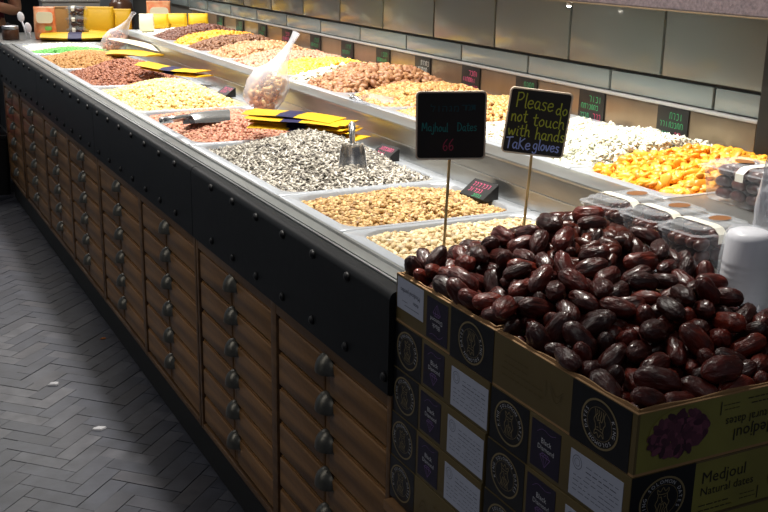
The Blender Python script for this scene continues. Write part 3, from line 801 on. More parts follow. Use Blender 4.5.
def carton(y0, y1, z0, z1, label, layout, end, open_top=False, x0=BX0, x1=BX1, jig=0):
    """layout = what the long side shows from its far end; end = print on the short end (or None)"""
    global ship_i
    t = thing('date_carton', label, 'carton', ((x0 + x1) / 2, (y0 + y1) / 2, z0), group='date cartons stacked at the end of the counter')
    Lc = Vector(t.location); m = MB(); h = z1 - z0
    hx, hy = (x1 - x0) / 2, (y1 - y0) / 2; w = .0045
    if open_top:
        m.box(-hx, hx, -hy, hy, 0, .004, 1)
        for a in ((-hx, -hx + w, -hy, hy), (hx - w, hx, -hy, hy), (-hx + w, hx - w, -hy, -hy + w), (-hx + w, hx - w, hy - w, hy)):
            m.box(*a, .004, h - .0012, 2 if a[3] - a[2] < .01 else 0)
            m.box(*a, h - .0012, h, 1)       # bare cut edge of the board
            m.box(a[0] + .0005, a[1] - .0005, a[2] + .0005, a[3] - .0005, .004, h - .002, 1)
    else:
        m.cbox(-hx, hx, -hy, hy, 0.0004, h - .0006, .0022, 0)
        m.box(-hx + .012, hx - .012, -hy - .0002, -hy, .004, h - .004, 2)
    obj('carton_body', m, CRT_MATS, t, angle=40)
    if open_top:
        # inner folded walls stand a little proud and wavy along the long side
        m = MB(); n = 14
        for sx in (-1,):
            P = []
            for k in range(n + 1):
                yy = -hy + .006 + (2 * hy - .012) * k / n
                P.append([(-hx + w + .0005, yy, h - .03), (-hx + w + .0005, yy, h + .0035 + .0018 * math.sin(k * 1.7)), (-hx + w + .003, yy, h + .0035 + .0018 * math.sin(k * 1.7)), (-hx + w + .003, yy, h - .03)])
            m.loft(P)
        P = []
        for k in range(n + 1):
            xx = -hx + .008 + (2 * hx - .016) * k / n
            P.append([(xx, -hy + w + .0005, h - .03), (xx, -hy + w + .0005, h + .003 + .0015 * math.sin(k * 1.3)), (xx, -hy + w + .003, h + .003 + .0015 * math.sin(k * 1.3)), (xx, -hy + w + .003, h - .03)])
        m.loft(P)
        obj('folded_inner_wall', m, CARD, t)
    # long side: local frame looks out to -x; u runs from the far end (+y) to the near end (-y), v up
    def LF(yc, zc, up=True):
        u = Vector((0, -1, 0)); v = Vector((0, 0, 1))
        if not up: u, v = -u, -v
        return frame((-hx - .0003, yc - Lc.y, zc - Lc.z), u, v)
    zc = (z0 + z1) / 2
    for kind, d0, d1 in layout:
        yc = y1 - (d0 + d1) / 2; up = not kind.endswith('~'); k = kind.rstrip('~')
        if k == 'seal':
            pm = MB(); pm.box(-(d1 - d0) / 2, (d1 - d0) / 2, -h / 2 + .001, h / 2 - .0015, 0, .0003)
            p = part('black_print', mesh_of('black_print', pm, BLKP), t, LF(yc, zc))
            part('seal', EMB, p, Matrix.Rotation(0 if up else PI, 4, 'Z') @ Matrix.Diagonal((1.12, 1.0, 1, 1)), 'gold ring seal lettered KING SOLOMON DATES')
        elif k == 'purple': part('purple_sticker', STK, t, LF(yc, zc, up), 'dark purple diamond sticker')
        elif k == 'ship':
            part('shipping_label', SHIP[ship_i % 2], t, LF(yc, zc - .004, up), 'white printed shipping label'); ship_i += 1
        elif k == 'name': part('name_label', NAMEL, t, LF(yc, zc + .012, up), 'white label with upside-down name')
        elif k == 'faint':
            part('faint_print', FAINT, t, LF(y1 - d0 if up else y1 - d1, z0 if up else z1, up))
    if end:
        def EF(x, z, up): return frame((x - Lc.x, -hy - .0004, z - Lc.z), (1, 0, 0) if up else (-1, 0, 0), (0, 0, 1) if up else (0, 0, -1))
        up = end == 'up'
        ew = .112
        pm = MB(); pm.box(-ew / 2, ew / 2, -h / 2 + .001, h / 2 - .0015, 0, .0004)
        p = part('black_print', mesh_of('black_print', pm, BLKP), t, EF(x0 + ew / 2 + .001 if up else x1 - ew / 2 - .001, zc, True))
        part('seal', EMB, p, Matrix.Translation((0, 0, .0002)) @ Matrix.Rotation(0 if up else PI, 4, 'Z') @ Matrix.Diagonal((1.12, 1.0, 1, 1)))
        part('product_print', SIDEP, t, EF(x0 + ew + .002 if up else x1 - ew - .002, z0 if up else z1, up), 'dark lettering Medjoul Natural dates beside a bowl of dates')
    return t
STDL = [('seal', .002, .110), ('purple', .112, .198), ('ship', .212, .340)]
INV = [('name~', .004, .106), ('purple~', .114, .196), ('seal~', .202, .338)]
INV2 = [('faint~', .004, .205), ('seal~', .208, .338)]
YM = 1.334
top = BZ + BH * 5
hts = ['topmost, open, at the back of', 'second from top in the back of', 'third from top in the back of', 'fourth from top in the back of', 'lowest in the back of']
htn = ['topmost, open, at the front of', 'second from top in the front of', 'third from top in the front of', 'fourth from top in the front of', 'lowest in the front of']
for r_ in range(5):
    z1 = top - BH * r_; z0 = z1 - BH
    if r_ == 0:
        carton(YM + .0008, 1.672, z0, z1, 'open olive date carton with upside-down white name label, topmost beside the pistachio tray', INV, None, True)
        carton(.985, YM - .0008, z0, z1, 'open olive date carton at the front corner, with upside-down bowl picture, under the dates', INV2, 'down', True)
    else:
        dy = (.004, .012, .016, .018)[r_ - 1]
        lw = ['second from the top', 'third from the top', 'fourth from the top', 'lowest'][r_ - 1]
        back = STDL if r_ < 4 else [('seal', .002, .110), ('faint', .114, .32)]
        carton(YM + .003 + dy * .6, 1.674 + dy * .6, z0, z1, 'closed date carton, %s in the stack against the drawer cabinet' % lw, back, None, x0=BX0 - .001 * r_, x1=BX1 - .001 * r_)
        carton(.984 + dy * .3, YM - .001 + dy * .3, z0, z1, 'closed date carton, %s in the front corner stack' % lw, STDL, 'up', x0=BX0 - .001 * r_, x1=BX1 - .001 * r_)

# ================================================================ THE DATES
def date_mesh(seed, lod=(30, 19)):
    R = random.Random(seed); n, k = lod; vs = []; fs = []
    ph = [R.uniform(0, 6.28) for _ in range(8)]; off = Vector((seed * 3.1, seed * 1.7, 0))
    tp = R.uniform(-.12, .12); fl = R.uniform(.84, .97); bend = R.uniform(-.0016, .0016)
    for i in range(k + 1):
        s = -1 + 2 * i / k; z = math.sin(s * PI / 2) if abs(s) < 1 else s
        prof = max(0.02, (1 - abs(z) ** 2.7)) ** .52 * (1 + tp * z)
        for j in range(n):
            a = 2 * PI * j / n
            d = Vector((math.cos(a), math.sin(a), z * 1.1))
            wr = .0026 * noise.noise(Vector((math.cos(a) * 1.6, math.sin(a) * 1.6, z * 1.3)) + off) + .0019 * (abs(noise.noise(Vector((math.cos(a) * 3.6, math.sin(a) * 3.6, z * 1.5)) + off * 2)) * -2 + .5)
            rr_ = .0158 * prof + wr * (prof ** .6)
            vs.append((rr_ * math.cos(a) + bend * (1 - z * z), rr_ * math.sin(a) * fl, z * .0298))
    for i in range(k):
        for j in range(n): fs.append((i * n + j, i * n + (j + 1) % n, (i + 1) * n + (j + 1) % n, (i + 1) * n + j))
    fs.append(tuple(range(n))[::-1]); fs.append(tuple(k * n + j for j in range(n)))
    m = MB(); m.add(vs, fs); return m
DM = [mesh_of('date', date_mesh(s), DATE, True) for s in range(9)]
DD = [
(9166,16467,9489,613,284,246,695,103,103,102),(10379,10082,9340,511,489,492,507,93,95,98),(10689,14838,10708,230,851,136,-453,102,97,100),(9727,11697,9627,313,-206,718,-587,91,83,89),
(11109,11292,10234,44,186,515,-835,98,96,97),(10936,10403,9537,562,266,-727,-293,94,86,91),(12379,10398,9526,267,591,471,598,92,94,90),(9121,13213,9870,270,-56,889,366,108,106,102),
(10056,12111,9923,846,308,376,221,110,113,106),(11998,10743,9923,619,-92,604,494,102,100,103),(9065,15237,9955,326,-63,-570,-751,106,116,110),(9760,13360,10087,92,-569,805,-137,100,106,101),
(10722,10871,9788,535,-443,711,115,93,92,95),(9418,16255,10199,50,-788,-395,470,102,95,97),(9682,10459,9952,262,716,-224,608,120,112,113),(10207,15684,10485,13,233,868,439,101,108,103),
(9406,14851,9825,666,-725,-130,-121,106,117,110),(9828,14447,10212,25,556,556,618,90,90,90),(10413,12285,10360,175,-230,701,-652,101,101,102),(11935,15118,11056,94,-596,468,646,101,94,99),
(11540,12301,10382,10,798,-149,-584,98,90,94),(10472,11475,10227,99,653,421,622,116,117,111),(9844,15460,10435,123,124,694,699,102,101,106),(9447,11621,9528,411,109,777,-464,86,86,90),
(9563,16162,9895,411,384,-827,-16,105,113,110),(9772,13773,10047,43,186,-742,-642,97,92,92),(9138,12490,9468,526,-616,142,569,98,97,104),(9754,16504,10048,491,249,-422,-721,100,99,97),
(9886,15208,10173,38,-191,722,664,106,96,102),(9329,14347,9784,645,-322,206,662,95,103,98),(9092,12453,9918,12,828,-516,221,108,111,113),(10582,11112,10006,424,776,255,-392,91,98,95),
(11613,10662,9696,586,478,561,337,90,94,94),(11291,12937,10563,208,671,-510,-497,98,92,95),(11327,11025,10110,111,387,763,506,114,115,108),(9684,10924,9761,550,-655,-255,-451,100,94,95),
(10339,10908,9651,96,568,290,764,108,103,104),(9535,12615,9690,744,565,335,119,89,93,93),(9214,11368,9436,303,377,-723,-494,112,117,113),(10935,11786,10127,248,-361,-472,765,99,101,98),
(9655,10444,9604,8,87,-613,-785,95,96,91),(9293,15532,10082,21,-169,702,-692,93,102,98),(11114,12438,10362,67,-188,590,-782,91,92,94),(10529,15147,10609,492,-539,-626,276,98,96,94),
(12205,11209,9958,311,-445,-511,666,102,111,104),(9933,10213,9397,710,-561,-357,-232,111,104,105),(9336,15391,9739,264,-24,592,761,110,113,108),(10506,15720,10626,511,-493,491,504,109,106,109),
(10573,10624,9603,435,542,460,553,98,93,97),(12294,10650,9703,169,748,-122,-630,105,105,109),(12593,13329,10513,157,762,-579,-242,84,83,88),(10394,14239,10538,258,510,605,-554,90,100,96),
(11621,10724,10060,318,-412,346,-781,101,103,102),(9424,13511,10135,304,280,-482,772,99,95,92),(12330,12286,10521,631,451,606,177,96,95,95),(10157,15253,10384,625,-766,-137,-61,102,106,106),
(10831,13519,10608,118,680,-423,-586,102,101,99),(8957,11569,9998,391,-353,-552,-647,90,93,95),(10715,12439,10256,98,-755,312,568,112,111,106),(10150,16523,10120,607,679,143,386,103,107,101),
(12502,12982,10467,285,397,-844,220,99,99,100),(12327,10094,9422,17,716,-18,-697,99,104,105),(11322,10096,9675,585,-63,-45,807,97,102,97),(9788,10102,9736,245,-717,306,-576,103,110,107),
(10574,10162,10083,722,144,670,92,118,119,113),(9827,12080,10188,439,-675,-592,-26,97,107,100),(9982,14795,10431,225,-930,-4,-292,106,106,109),(9098,10177,9610,806,-576,139,4,94,93,93),
(9456,13085,10227,269,-670,400,-565,112,111,112),(12441,11538,9980,740,190,-180,-619,92,89,89),(12532,14235,10790,468,-612,198,606,104,112,108),(9054,16456,9958,795,200,-98,-564,103,104,106),
(9085,13339,9476,422,432,570,-557,110,102,104),(12096,11721,10449,417,-715,260,497,101,92,96),(11524,10379,9583,485,560,375,557,100,114,107),(12695,15999,10518,704,692,-145,61,111,111,111),
(9024,14293,10022,170,-434,180,866,95,96,99),(9857,13160,10418,195,-628,-469,-589,104,108,110),(10967,14495,10844,120,-548,-594,577,106,111,109),(10962,11703,10447,219,305,686,-624,96,102,102),
(9178,12054,9519,322,-217,757,-525,106,109,105),(11618,11130,10309,248,134,-588,758,116,117,110),(12080,13307,10816,556,-682,-90,-467,112,102,109),(9086,16040,9538,602,-526,358,481,108,99,102),
(9202,15943,10046,529,-536,644,-132,92,87,90),(10108,10999,9908,476,-378,-669,427,98,94,100),(9645,11228,9547,570,813,-49,-109,97,93,93),(9503,13364,9864,22,134,810,571,105,102,105),
(11865,11662,10218,127,-321,730,590,108,104,102),(9847,15733,10180,275,-10,-796,539,104,99,102),(12413,10920,9917,93,63,-962,-251,120,107,112),(12261,12820,10608,866,-338,278,-243,83,92,88),
(11697,11722,10608,263,-679,654,-204,104,103,103),(11524,11595,10360,486,-519,645,279,97,93,98),(9601,15868,10021,94,634,111,-760,87,90,92),(10335,12313,10015,426,-342,541,-640,84,88,90),
(9093,13613,9980,337,-694,303,560,101,98,105),(10181,16121,10326,450,-50,-623,638,98,96,100),(12536,13671,10562,457,-176,232,840,92,93,96),(9862,11822,9925,717,-22,-138,683,93,101,95),
(10355,10343,9506,786,193,577,112,107,103,107),(9991,10666,9796,275,-579,-543,543,99,92,97),(11935,12504,10480,92,196,813,-540,109,108,110),(9940,16212,10154,822,-529,-89,-192,94,97,94),
(11120,10644,9660,230,594,-439,-634,97,93,93),(12215,9993,10010,730,212,648,50,113,103,108),(9095,14926,9599,773,229,-167,567,104,110,108),(10458,12872,10245,427,-56,-751,-501,88,97,92),
(9123,13966,10089,650,-491,-469,341,97,100,96),(9450,12475,10057,200,-450,-870,-23,113,101,107),(10102,12721,10352,59,176,-610,-771,95,101,99),(11217,12652,10553,652,178,734,-66,94,89,88),
(11716,12054,10263,536,-304,-680,398,91,83,88),(9218,10097,9884,484,-378,763,-205,104,109,108),(10825,10652,9967,248,-556,750,-260,90,89,90),(9191,13727,9628,259,438,-204,837,114,101,107),
(9711,14737,10091,44,507,766,-392,107,102,108),(9461,10808,9497,28,-522,-155,838,99,108,106),(11548,9897,9999,468,-407,-653,435,101,91,96),(10074,11313,10007,41,683,336,647,108,97,101),
(9110,10867,9800,557,830,4,-3,111,104,107),(11122,10347,9868,441,-675,-557,199,91,86,91),(10485,16684,10153,637,-691,-296,172,112,112,110),(12695,13932,10501,672,577,409,219,96,99,99),
(8996,14661,10037,115,840,-405,344,107,113,112),(9153,12875,9622,29,746,-509,428,107,99,106),(11602,12624,10530,757,570,300,-108,85,92,91),(9545,15107,10063,541,244,-469,-654,103,98,100),
(9561,12768,9994,81,-935,305,-160,93,85,89),(9592,14240,9983,63,-104,573,810,104,104,104),(9773,12695,10240,614,772,37,-159,101,92,99),(10004,11445,9713,812,-239,420,326,96,96,91),
(11220,10633,9959,788,-400,-402,241,92,86,92),(9409,11049,9753,11,-740,667,86,87,92,90),(11582,13175,10718,663,-103,696,-254,113,113,106),(11482,11475,10045,302,-659,-20,-689,95,107,101),
(9604,15500,9975,408,268,-491,722,94,84,89),(10075,13590,10237,275,138,700,-645,102,101,104),(10428,13315,10383,464,-210,-680,-527,113,114,109),(11214,12067,10234,635,-496,-491,331,99,100,97),
(10781,15358,10753,489,-530,-653,-232,91,89,90),(9179,10987,9406,195,675,405,585,96,88,94),(9101,11743,9666,27,197,971,-134,101,103,106),(9432,13880,9823,796,375,458,-129,109,103,109),
(10222,12657,10055,192,664,-516,-506,101,95,102),(12298,11796,10144,366,605,-143,-692,92,94,96),(12196,12080,10329,551,-700,-337,303,107,102,101),(9112,14100,9616,100,-901,-301,-296,90,89,90),
(9107,10612,9432,322,-925,193,-54,97,104,102),(10333,14748,10489,46,109,-693,711,98,101,100),(10930,10109,9426,649,307,621,314,113,113,110),(11393,11914,10525,495,276,-611,553,105,107,110),
(8976,13255,10226,553,689,-145,-445,113,106,107),(10183,13134,10559,794,-501,-295,-175,100,105,99),(9209,14939,10178,352,16,-565,-746,102,113,109),(9411,13051,9673,128,-784,369,483,102,99,97),
(9249,15800,9757,341,650,-22,-679,100,100,104),(9878,13604,10501,7,-765,-379,521,103,100,108),(11203,10921,9804,628,218,-654,-361,111,106,107),(9729,11501,9885,368,647,-598,-297,100,101,106),
(11041,13740,10751,449,612,11,651,92,98,92),(9537,16478,9792,538,-295,691,-383,95,89,94),(10867,13134,10533,411,-661,120,-617,107,112,110),(10077,14428,10426,572,-502,-306,573,96,104,101),
(9622,13782,10312,328,722,-191,-579,90,95,93),(11570,10417,9899,347,352,583,645,93,90,96),(12444,10278,10128,166,-520,-717,-433,98,108,101),(12171,11369,10260,539,623,-518,-231,92,101,98),
(10640,10426,9840,272,-657,468,-524,100,98,100),(11163,15208,10939,166,-175,712,660,110,118,111),(10843,10981,10184,222,926,63,300,111,112,110),(12329,11071,10247,583,608,-313,-439,107,112,109),
(10920,11527,9964,321,-649,-293,624,92,87,90),(10921,11222,9889,780,275,387,408,106,104,102),(10144,13973,10371,402,-808,5,431,97,98,98),(9221,12061,9837,466,788,254,311,93,95,95),
(10527,11875,9992,145,-218,682,-683,104,107,105),(9131,14484,9578,825,-354,367,245,101,99,102),(10314,11233,9737,740,226,511,373,96,98,102),(11732,10096,9436,696,293,-580,-304,102,102,101),
(9816,14208,10473,596,-270,514,-555,82,86,88),(10181,11711,9988,912,308,-102,-251,114,104,110),(11894,10936,10159,305,-397,-815,-291,94,93,94),(10828,10095,9769,313,594,269,690,107,100,106),
(9791,14103,10192,796,142,-544,225,91,86,92),(10495,13816,10577,759,-313,317,475,114,112,107),(11278,11691,10213,873,340,-123,-329,98,98,100),(10752,12034,10220,854,197,-370,309,109,105,104),
(10413,12716,10545,614,-737,-1,-282,110,98,103),(12070,10394,9999,176,548,101,-811,118,117,111),(11693,10945,9813,489,669,468,308,92,89,91),(12083,10138,9698,776,-270,549,152,96,100,97),
(11836,12063,10547,507,-571,450,-462,101,99,95),(9573,12201,9746,326,181,302,878,111,114,110),(11706,14686,11010,542,-253,645,-475,89,85,91),(12262,10639,10206,53,-676,151,719,99,98,101),
(9957,10642,9495,558,-385,533,-506,100,95,94),(9509,15411,10318,769,601,23,-218,106,100,103),(10456,11512,9853,128,779,-370,-490,87,91,89),(9797,12972,9954,133,-254,508,-812,97,106,103),
(12475,10182,9751,487,-365,476,635,98,95,94),(11735,10125,9822,251,675,-665,200,91,92,89),(10847,12781,10411,705,-418,562,-111,100,96,96),(9240,11379,9820,318,-840,-149,-413,106,109,105),
(12343,13249,10653,652,-417,516,367,90,89,94),(9508,10096,9439,455,135,876,89,110,106,111),(9919,10986,9571,55,-657,-568,493,92,92,89),(9407,10456,9418,510,-732,433,-130,96,100,98),
(9490,11998,10063,689,0,-388,-612,114,116,111),(9082,15493,9517,678,-610,275,305,94,94,99),(9354,16592,10095,843,-509,162,65,91,89,94),(12473,12593,10459,550,-3,166,818,109,112,109),
(11943,12932,10637,461,-280,-655,529,86,88,93),(9853,12519,9930,143,-109,-849,-498,100,100,100),(12435,16708,10159,801,576,55,151,99,103,103),(10076,13072,10125,633,-725,-103,251,103,103,98),
(10239,10186,9796,537,-607,69,582,104,112,108),(11786,11301,9989,327,312,529,718,95,100,98),(10089,12283,10216,608,-754,-247,28,96,92,91),(9099,16146,9888,327,462,-50,-823,92,88,93),
(9269,12852,9941,268,-347,-480,-760,101,97,96),(9354,11721,9910,63,750,626,203,86,84,89),(12466,12191,10153,507,821,223,-138,94,88,90),]
rd = random.Random(5)
for e in DD:
    o = bpy.data.objects.new('date', rd.choice(DM)); COL.objects.link(o)
    q = __import__('mathutils').Quaternion([c / 1000 for c in e[3:7]])
    if rd.random() < .5: q = q @ __import__('mathutils').Quaternion((1, 0, 0), PI)
    o.rotation_mode = 'QUATERNION'; o.rotation_quaternion = q
    o.location = [c / 10000 for c in e[:3]]; o.scale = [c / 100 for c in e[7:10]]
    tag(o, 'glossy dark brown wrinkled date in the big heap over the open cartons', 'date', 'dates heaped in the open cartons')
# the dates underneath, filling the cartons
def heap_h(x, y):
    dx = (x - .893) / .369; u = (y - .993) / .671
    a = 1 - (1 - min(max(dx, 0) / .80, 1)) ** 1.7
    if dx > .86: a *= 1 - ((dx - .86) / .14) ** 2 * .5
    g_ = min(1, max(u, 0) / .62) ** .85
    if u > .86: g_ *= 1 - ((u - .86) / .14) ** 2 * .45
    return .958 + .178 * a * g_
dv = date_mesh(3, (8, 6)); V_ = np.array(dv.v); V_ = V_[:, [2, 1, 0]]; F_ = []
for f in dv.f:
    for i in range(1, len(f) - 1): F_.append((f[0], f[i], f[i + 1]))
for (ya, yb), lab in (((.993, 1.327), 'under-layer of dark dates filling the front open carton'), ((1.341, 1.664), 'under-layer of dark dates filling the back open carton')):
    heap('date_filling', lab, 'dates', (.921, 1.232, ya + .027, yb - .027), .01, lambda u, v, ya=ya, yb=yb: heap_h(.921 + u * .311, ya + .027 + v * (yb - ya - .054)) - .058, (V_, np.array(F_)), 150, .9, 1.05, .3, DATES, 77, group='date fillings', lift=.1)

# ================================================================ CHALK SIGNS ON STICKS
def sign(name, label, base, ctr, w, h, roll, yaw, tilt, writer):
    t = thing(name, label, 'sign', base, group='chalk signs on sticks')
    d = Vector(ctr) - Vector(base)
    u = Matrix.Rotation(yaw, 3, 'Z') @ Vector((1, 0, 0)); up = (Matrix.Rotation(yaw, 3, 'Z') @ Vector((0, math.sin(tilt), math.cos(tilt)))).normalized()
    nrm = u.cross(up); Rr = Matrix.Rotation(roll, 3, nrm); u = Rr @ u; up = Rr @ up
    fr = frame(d, u, up)
    m = MB(); O = [(x, y) for x, y in rr(-w / 2, w / 2, -h / 2, h / 2, .009, 5)]; I = [(x, y) for x, y in rr(-w / 2 + .0032, w / 2 - .0032, -h / 2 + .0032, h / 2 - .0032, .006, 5)]
    m.loft([[(x, y, 0.0012) for x, y in I], [(x, y, .003) for x, y in I], [(x, y, .0035) for x, y in O], [(x, y, -.0035) for x, y in O]], mtx=fr, cap0=False)
    obj('frame', m, CW, t, angle=40)
    m = MB(); m.add([(x, y, .0014) for x, y in I], [tuple(range(len(I)))], 0, fr); obj('slate', m, CHALKB, t)
    for line in writer(fr @ Matrix.Translation((0, 0, .0016))): obj('lettering', line, [CH_Y, CH_B, CH_T, CH_D, CH_R], t)
    m = MB(); e = d - up * (h / 2 - .02) - nrm_(u, up) * .0055
    m.tube([(0, 0, 0), e], .0031, 8); obj('stick', m, STICK, t, smooth=True)
    return t
def nrm_(u, v): return u.cross(v).normalized()
def wr1(fr):
    m = MB(); L = [m]
    for i, (ch, x) in enumerate((('\u05e8', -.006), ('\u05de', .004), ('\u05ea', .018))): m.text(ch, .019, 3, fr @ Matrix.Translation((.030 + x * .8, .030, 0)), .0004)
    for i, ch in enumerate('\u05dc\u05d5\u05d4\u05d2\u05de'): m.text(ch, .019, 3, fr @ Matrix.Translation((-.036 + i * .0115, .028, 0)), .0004)
    m = MB(); L.append(m)
    write(m, 'Majhoul', -.058, -.010, .017, .0016, 2, fr, -.04, .92); write(m, 'Dates', .012, -.011, .017, .0016, 2, fr, .02, .92)
    m = MB(); L.append(m); write(m, '66', -.016, -.050, .023, .0018, 4, fr, .05, .9)
    return L
def wr2(fr):
    m = MB(); L = [m]
    write(m, 'Please', -.051, .029, .030, .0023, 0, fr, -.03, .96); write(m, 'do', .034, .022, .024, .0023, 0, fr, -.02, 1.05)
    m = MB(); L.append(m)
    write(m, 'not', -.056, -.001, .026, .0023, 0, fr, -.02, .95); write(m, 'touch', -.010, -.006, .026, .0023, 0, fr, -.02, 1.12)
    m = MB(); L.append(m)
    write(m, 'with', -.058, -.031, .025, .0023, 0, fr, 0, 1.05); write(m, 'hands', .000, -.034, .025, .0023, 0, fr, 0, 1.02)
    m = MB(); L.append(m)
    write(m, 'TaKe', -.058, -.059, .024, .0026, 1, fr, .02, 1.02); write(m, 'gloves', -.001, -.056, .022, .0026, 1, fr, -.02, .98)
    return L
yw = -math.radians(21)
sign('chalk_sign', 'black chalk sign reading Majhoul Dates 66 on a thin stick', (1.053, 1.79, .948), (1.060, 1.79, 1.233), .139, .136, math.radians(1.0), math.radians(-24), -math.radians(2), wr1)
sign('chalk_sign', 'black chalk sign reading Please do not touch with hands Take gloves', (1.243, 1.79, .948), (1.279, 1.81, 1.223), .131, .138, math.radians(-6), math.radians(-26), -math.radians(2), wr2)

# price boards hung along the back panel
ys = [2.297, 2.668, 3.03, 3.395, 3.766, 4.12, 4.485, 4.855, 5.232, 5.59, 5.961, 6.315, 6.683]
lab13 = ['nearest the black upright', 'second from the black upright', 'third from the black upright', 'above the golden mixed nuts', 'above the large brown almonds', 'sixth from the black upright', 'behind the leaning clear bag', 'just past the leaning clear bag', 'sixth from the far end of the panel', 'fifth from the far end', 'third from the far end of the panel', 'second from the far end of the panel', 'last before the far end']
lab13[9] = 'fourth from the far end of the panel'; lab13[8] = 'fifth from the far end of the panel'
for i, yy in enumerate(ys):
    t = thing('price_board', 'small black price board with green chalk scribbles, ' + lab13[i], 'price board', (2.0905, yy, 1.098), group='price boards along the back panel')
    r = random.Random(40 + i); w, h = .128, .096; rl = r.uniform(-.03, .03)
    fr = frame((0, 0, 0), Vector((0, -1, rl)), Vector((-.0, rl, 1)))
    m = MB(); m.cbox(-w / 2, w / 2, -h / 2, h / 2, -.001, .004, .001, 0, fr); obj('board', m, CHALKB, t, angle=40)
    m = MB(); f2 = fr @ Matrix.Translation((0, 0, .0042))
    c = 1 if i in (4,) else (2 if i % 5 == 3 else 0)
    scribble(m, -.010, .016, .055, .017, .0018, c, f2, r); scribble(m, -.048, -.008, .085, .014, .0018, c, f2, r); scribble(m, -.05, -.036, .035, .013, .0018, c, f2, r); scribble(m, .015, -.036, .03, .016, .0024, 3, f2, r)
    obj('chalk_scribble', m, [CH_G, CH_W, CH_P, CH_R], t)
# tilted price tags standing at the foot of the riser
def tag_block(label, y, yaw, two):
    t = thing('price_tag', label, 'price tag', (1.452, y, LZ + .0002), (0, 0, yaw), group='price tags below the riser')
    m = MB(); w, d, h = .096, .050, .038
    m.loft([[(0, -w / 2, 0), (0, -w / 2, h), (-d, -w / 2, .004), (-d, -w / 2, 0)], [(0, w / 2, 0), (0, w / 2, h), (-d, w / 2, .004), (-d, w / 2, 0)]])
    obj('wedge', m, BLKC, t)
    u = Vector((0, -1, 0)); v = Vector((d, 0, h - .004)).normalized(); fr = frame((-d / 2, 0, (h + .004) / 2), u, v) @ Matrix.Translation((0, 0, .0006))
    m = MB(); m.box(-w / 2, w / 2, -.030, .030, -.0004, .0004, 0, fr); obj('slate', m, CHALKB, t)
    m = MB(); r = random.Random(int(y * 100)); f2 = fr @ Matrix.Translation((0, 0, .0005))
    scribble(m, -.034, .006, .07, .013, .0015, 0, f2, r); scribble(m, -.03, -.013, .045, .012, .0015, 0, f2, r)
    if two: scribble(m, .0, -.027, .03, .009, .0018, 1, f2, r)
    obj('chalk_scribble', m, [CH_P, CH_G], t)
tag_block('black wedge price tag with pink writing behind the toasted seeds', 2.26, .12, True)
tag_block('black wedge price tag with pink writing behind the sunflower seeds', 2.80, .08, False)
tag_block('black wedge price tag behind the yellow bags and red peanuts', 3.50, .1, False)
tag_block('black wedge price tag behind the pale corn nuts', 4.27, .1, False)
tag_block('black wedge price tag behind the date heap by the second sign', 1.83, .1, False)

# ================================================================ SCOOPS
def scoop(label, loc, rot, m_b, m_h, s=1.0, hl=.095):
    """trough scoop: mouth toward local +x, open to +z, handle toward -x"""
    t = thing('scoop', label, 'scoop', loc, rot, 'scoops in the trays')
    m = MB(); n, k = 12, 8; vs = []; L, R = .115 * s, .042 * s
    for layer in (0, 1):
        for i in range(k + 1):
            u = i / k; x = L * u; r = R * (.72 + .28 * u ** .5) - layer * .0012
            for j in range(n + 1):
                a = PI * (1 + j / n); lift = 0
                cut = .55 * max(0, (u - .55) / .45) ** 2 * (abs(math.cos(a)) ** 2)
                vs.append((x - cut * .035 * s, r * math.cos(a), r * math.sin(a) * .8))
    w = n + 1; off = (k + 1) * w; fs = []
    for i in range(k):
        for j in range(n):
            q = i * w + j; fs.append((q, q + 1, q + w + 1, q + w)); q += off; fs.append((q + w, q + w + 1, q + 1, q))
    for i in range(k):
        for j in (0, n): q = i * w + j; fs.append((q, q + w, q + w + off, q + off))
    for j in range(n): q = k * w + j; fs.append((q, q + 1, q + 1 + off, q + off))
    fs.append(tuple(range(w))); fs.append(tuple(off + j for j in range(w))[::-1])
    m.add(vs, fs); obj('bowl', m, m_b, t, angle=40)
    m = MB(); m.tube([(.004, 0, -R * .42), (-.012 * s, 0, -R * .40), (-hl * .5, 0, -R * .32), (-hl, 0, -R * .28)], [.006 * s, .0075 * s, .0085 * s, .0095 * s], 10)
    m.ball((-hl, 0, -R * .28), .0095 * s, .0095 * s, .0095 * s, 10)
    obj('handle', m, m_h, t, smooth=True)
    return t
SCST = mat('scoop_steel', (.80, .80, .80), .24, .9)
scoop('steel scoop standing handle-up in the sunflower seeds', (1.228, 2.597, 1.045), (0, math.radians(68), math.radians(-112)), SCST, SCST, 1.0, .06)
scoop('steel scoop lying face down across the red-skinned peanuts', (1.035, 3.49, .978), (math.radians(170), math.radians(3), math.radians(14)), SCST, SCST, 1.35, .10)
scoop('clear plastic scoop with a steel-coloured handle lying on the large brown almonds', (1.575, 3.27, 1.078), (math.radians(8), math.radians(2), math.radians(-78)), FILM, SCST, 1.2, .05)

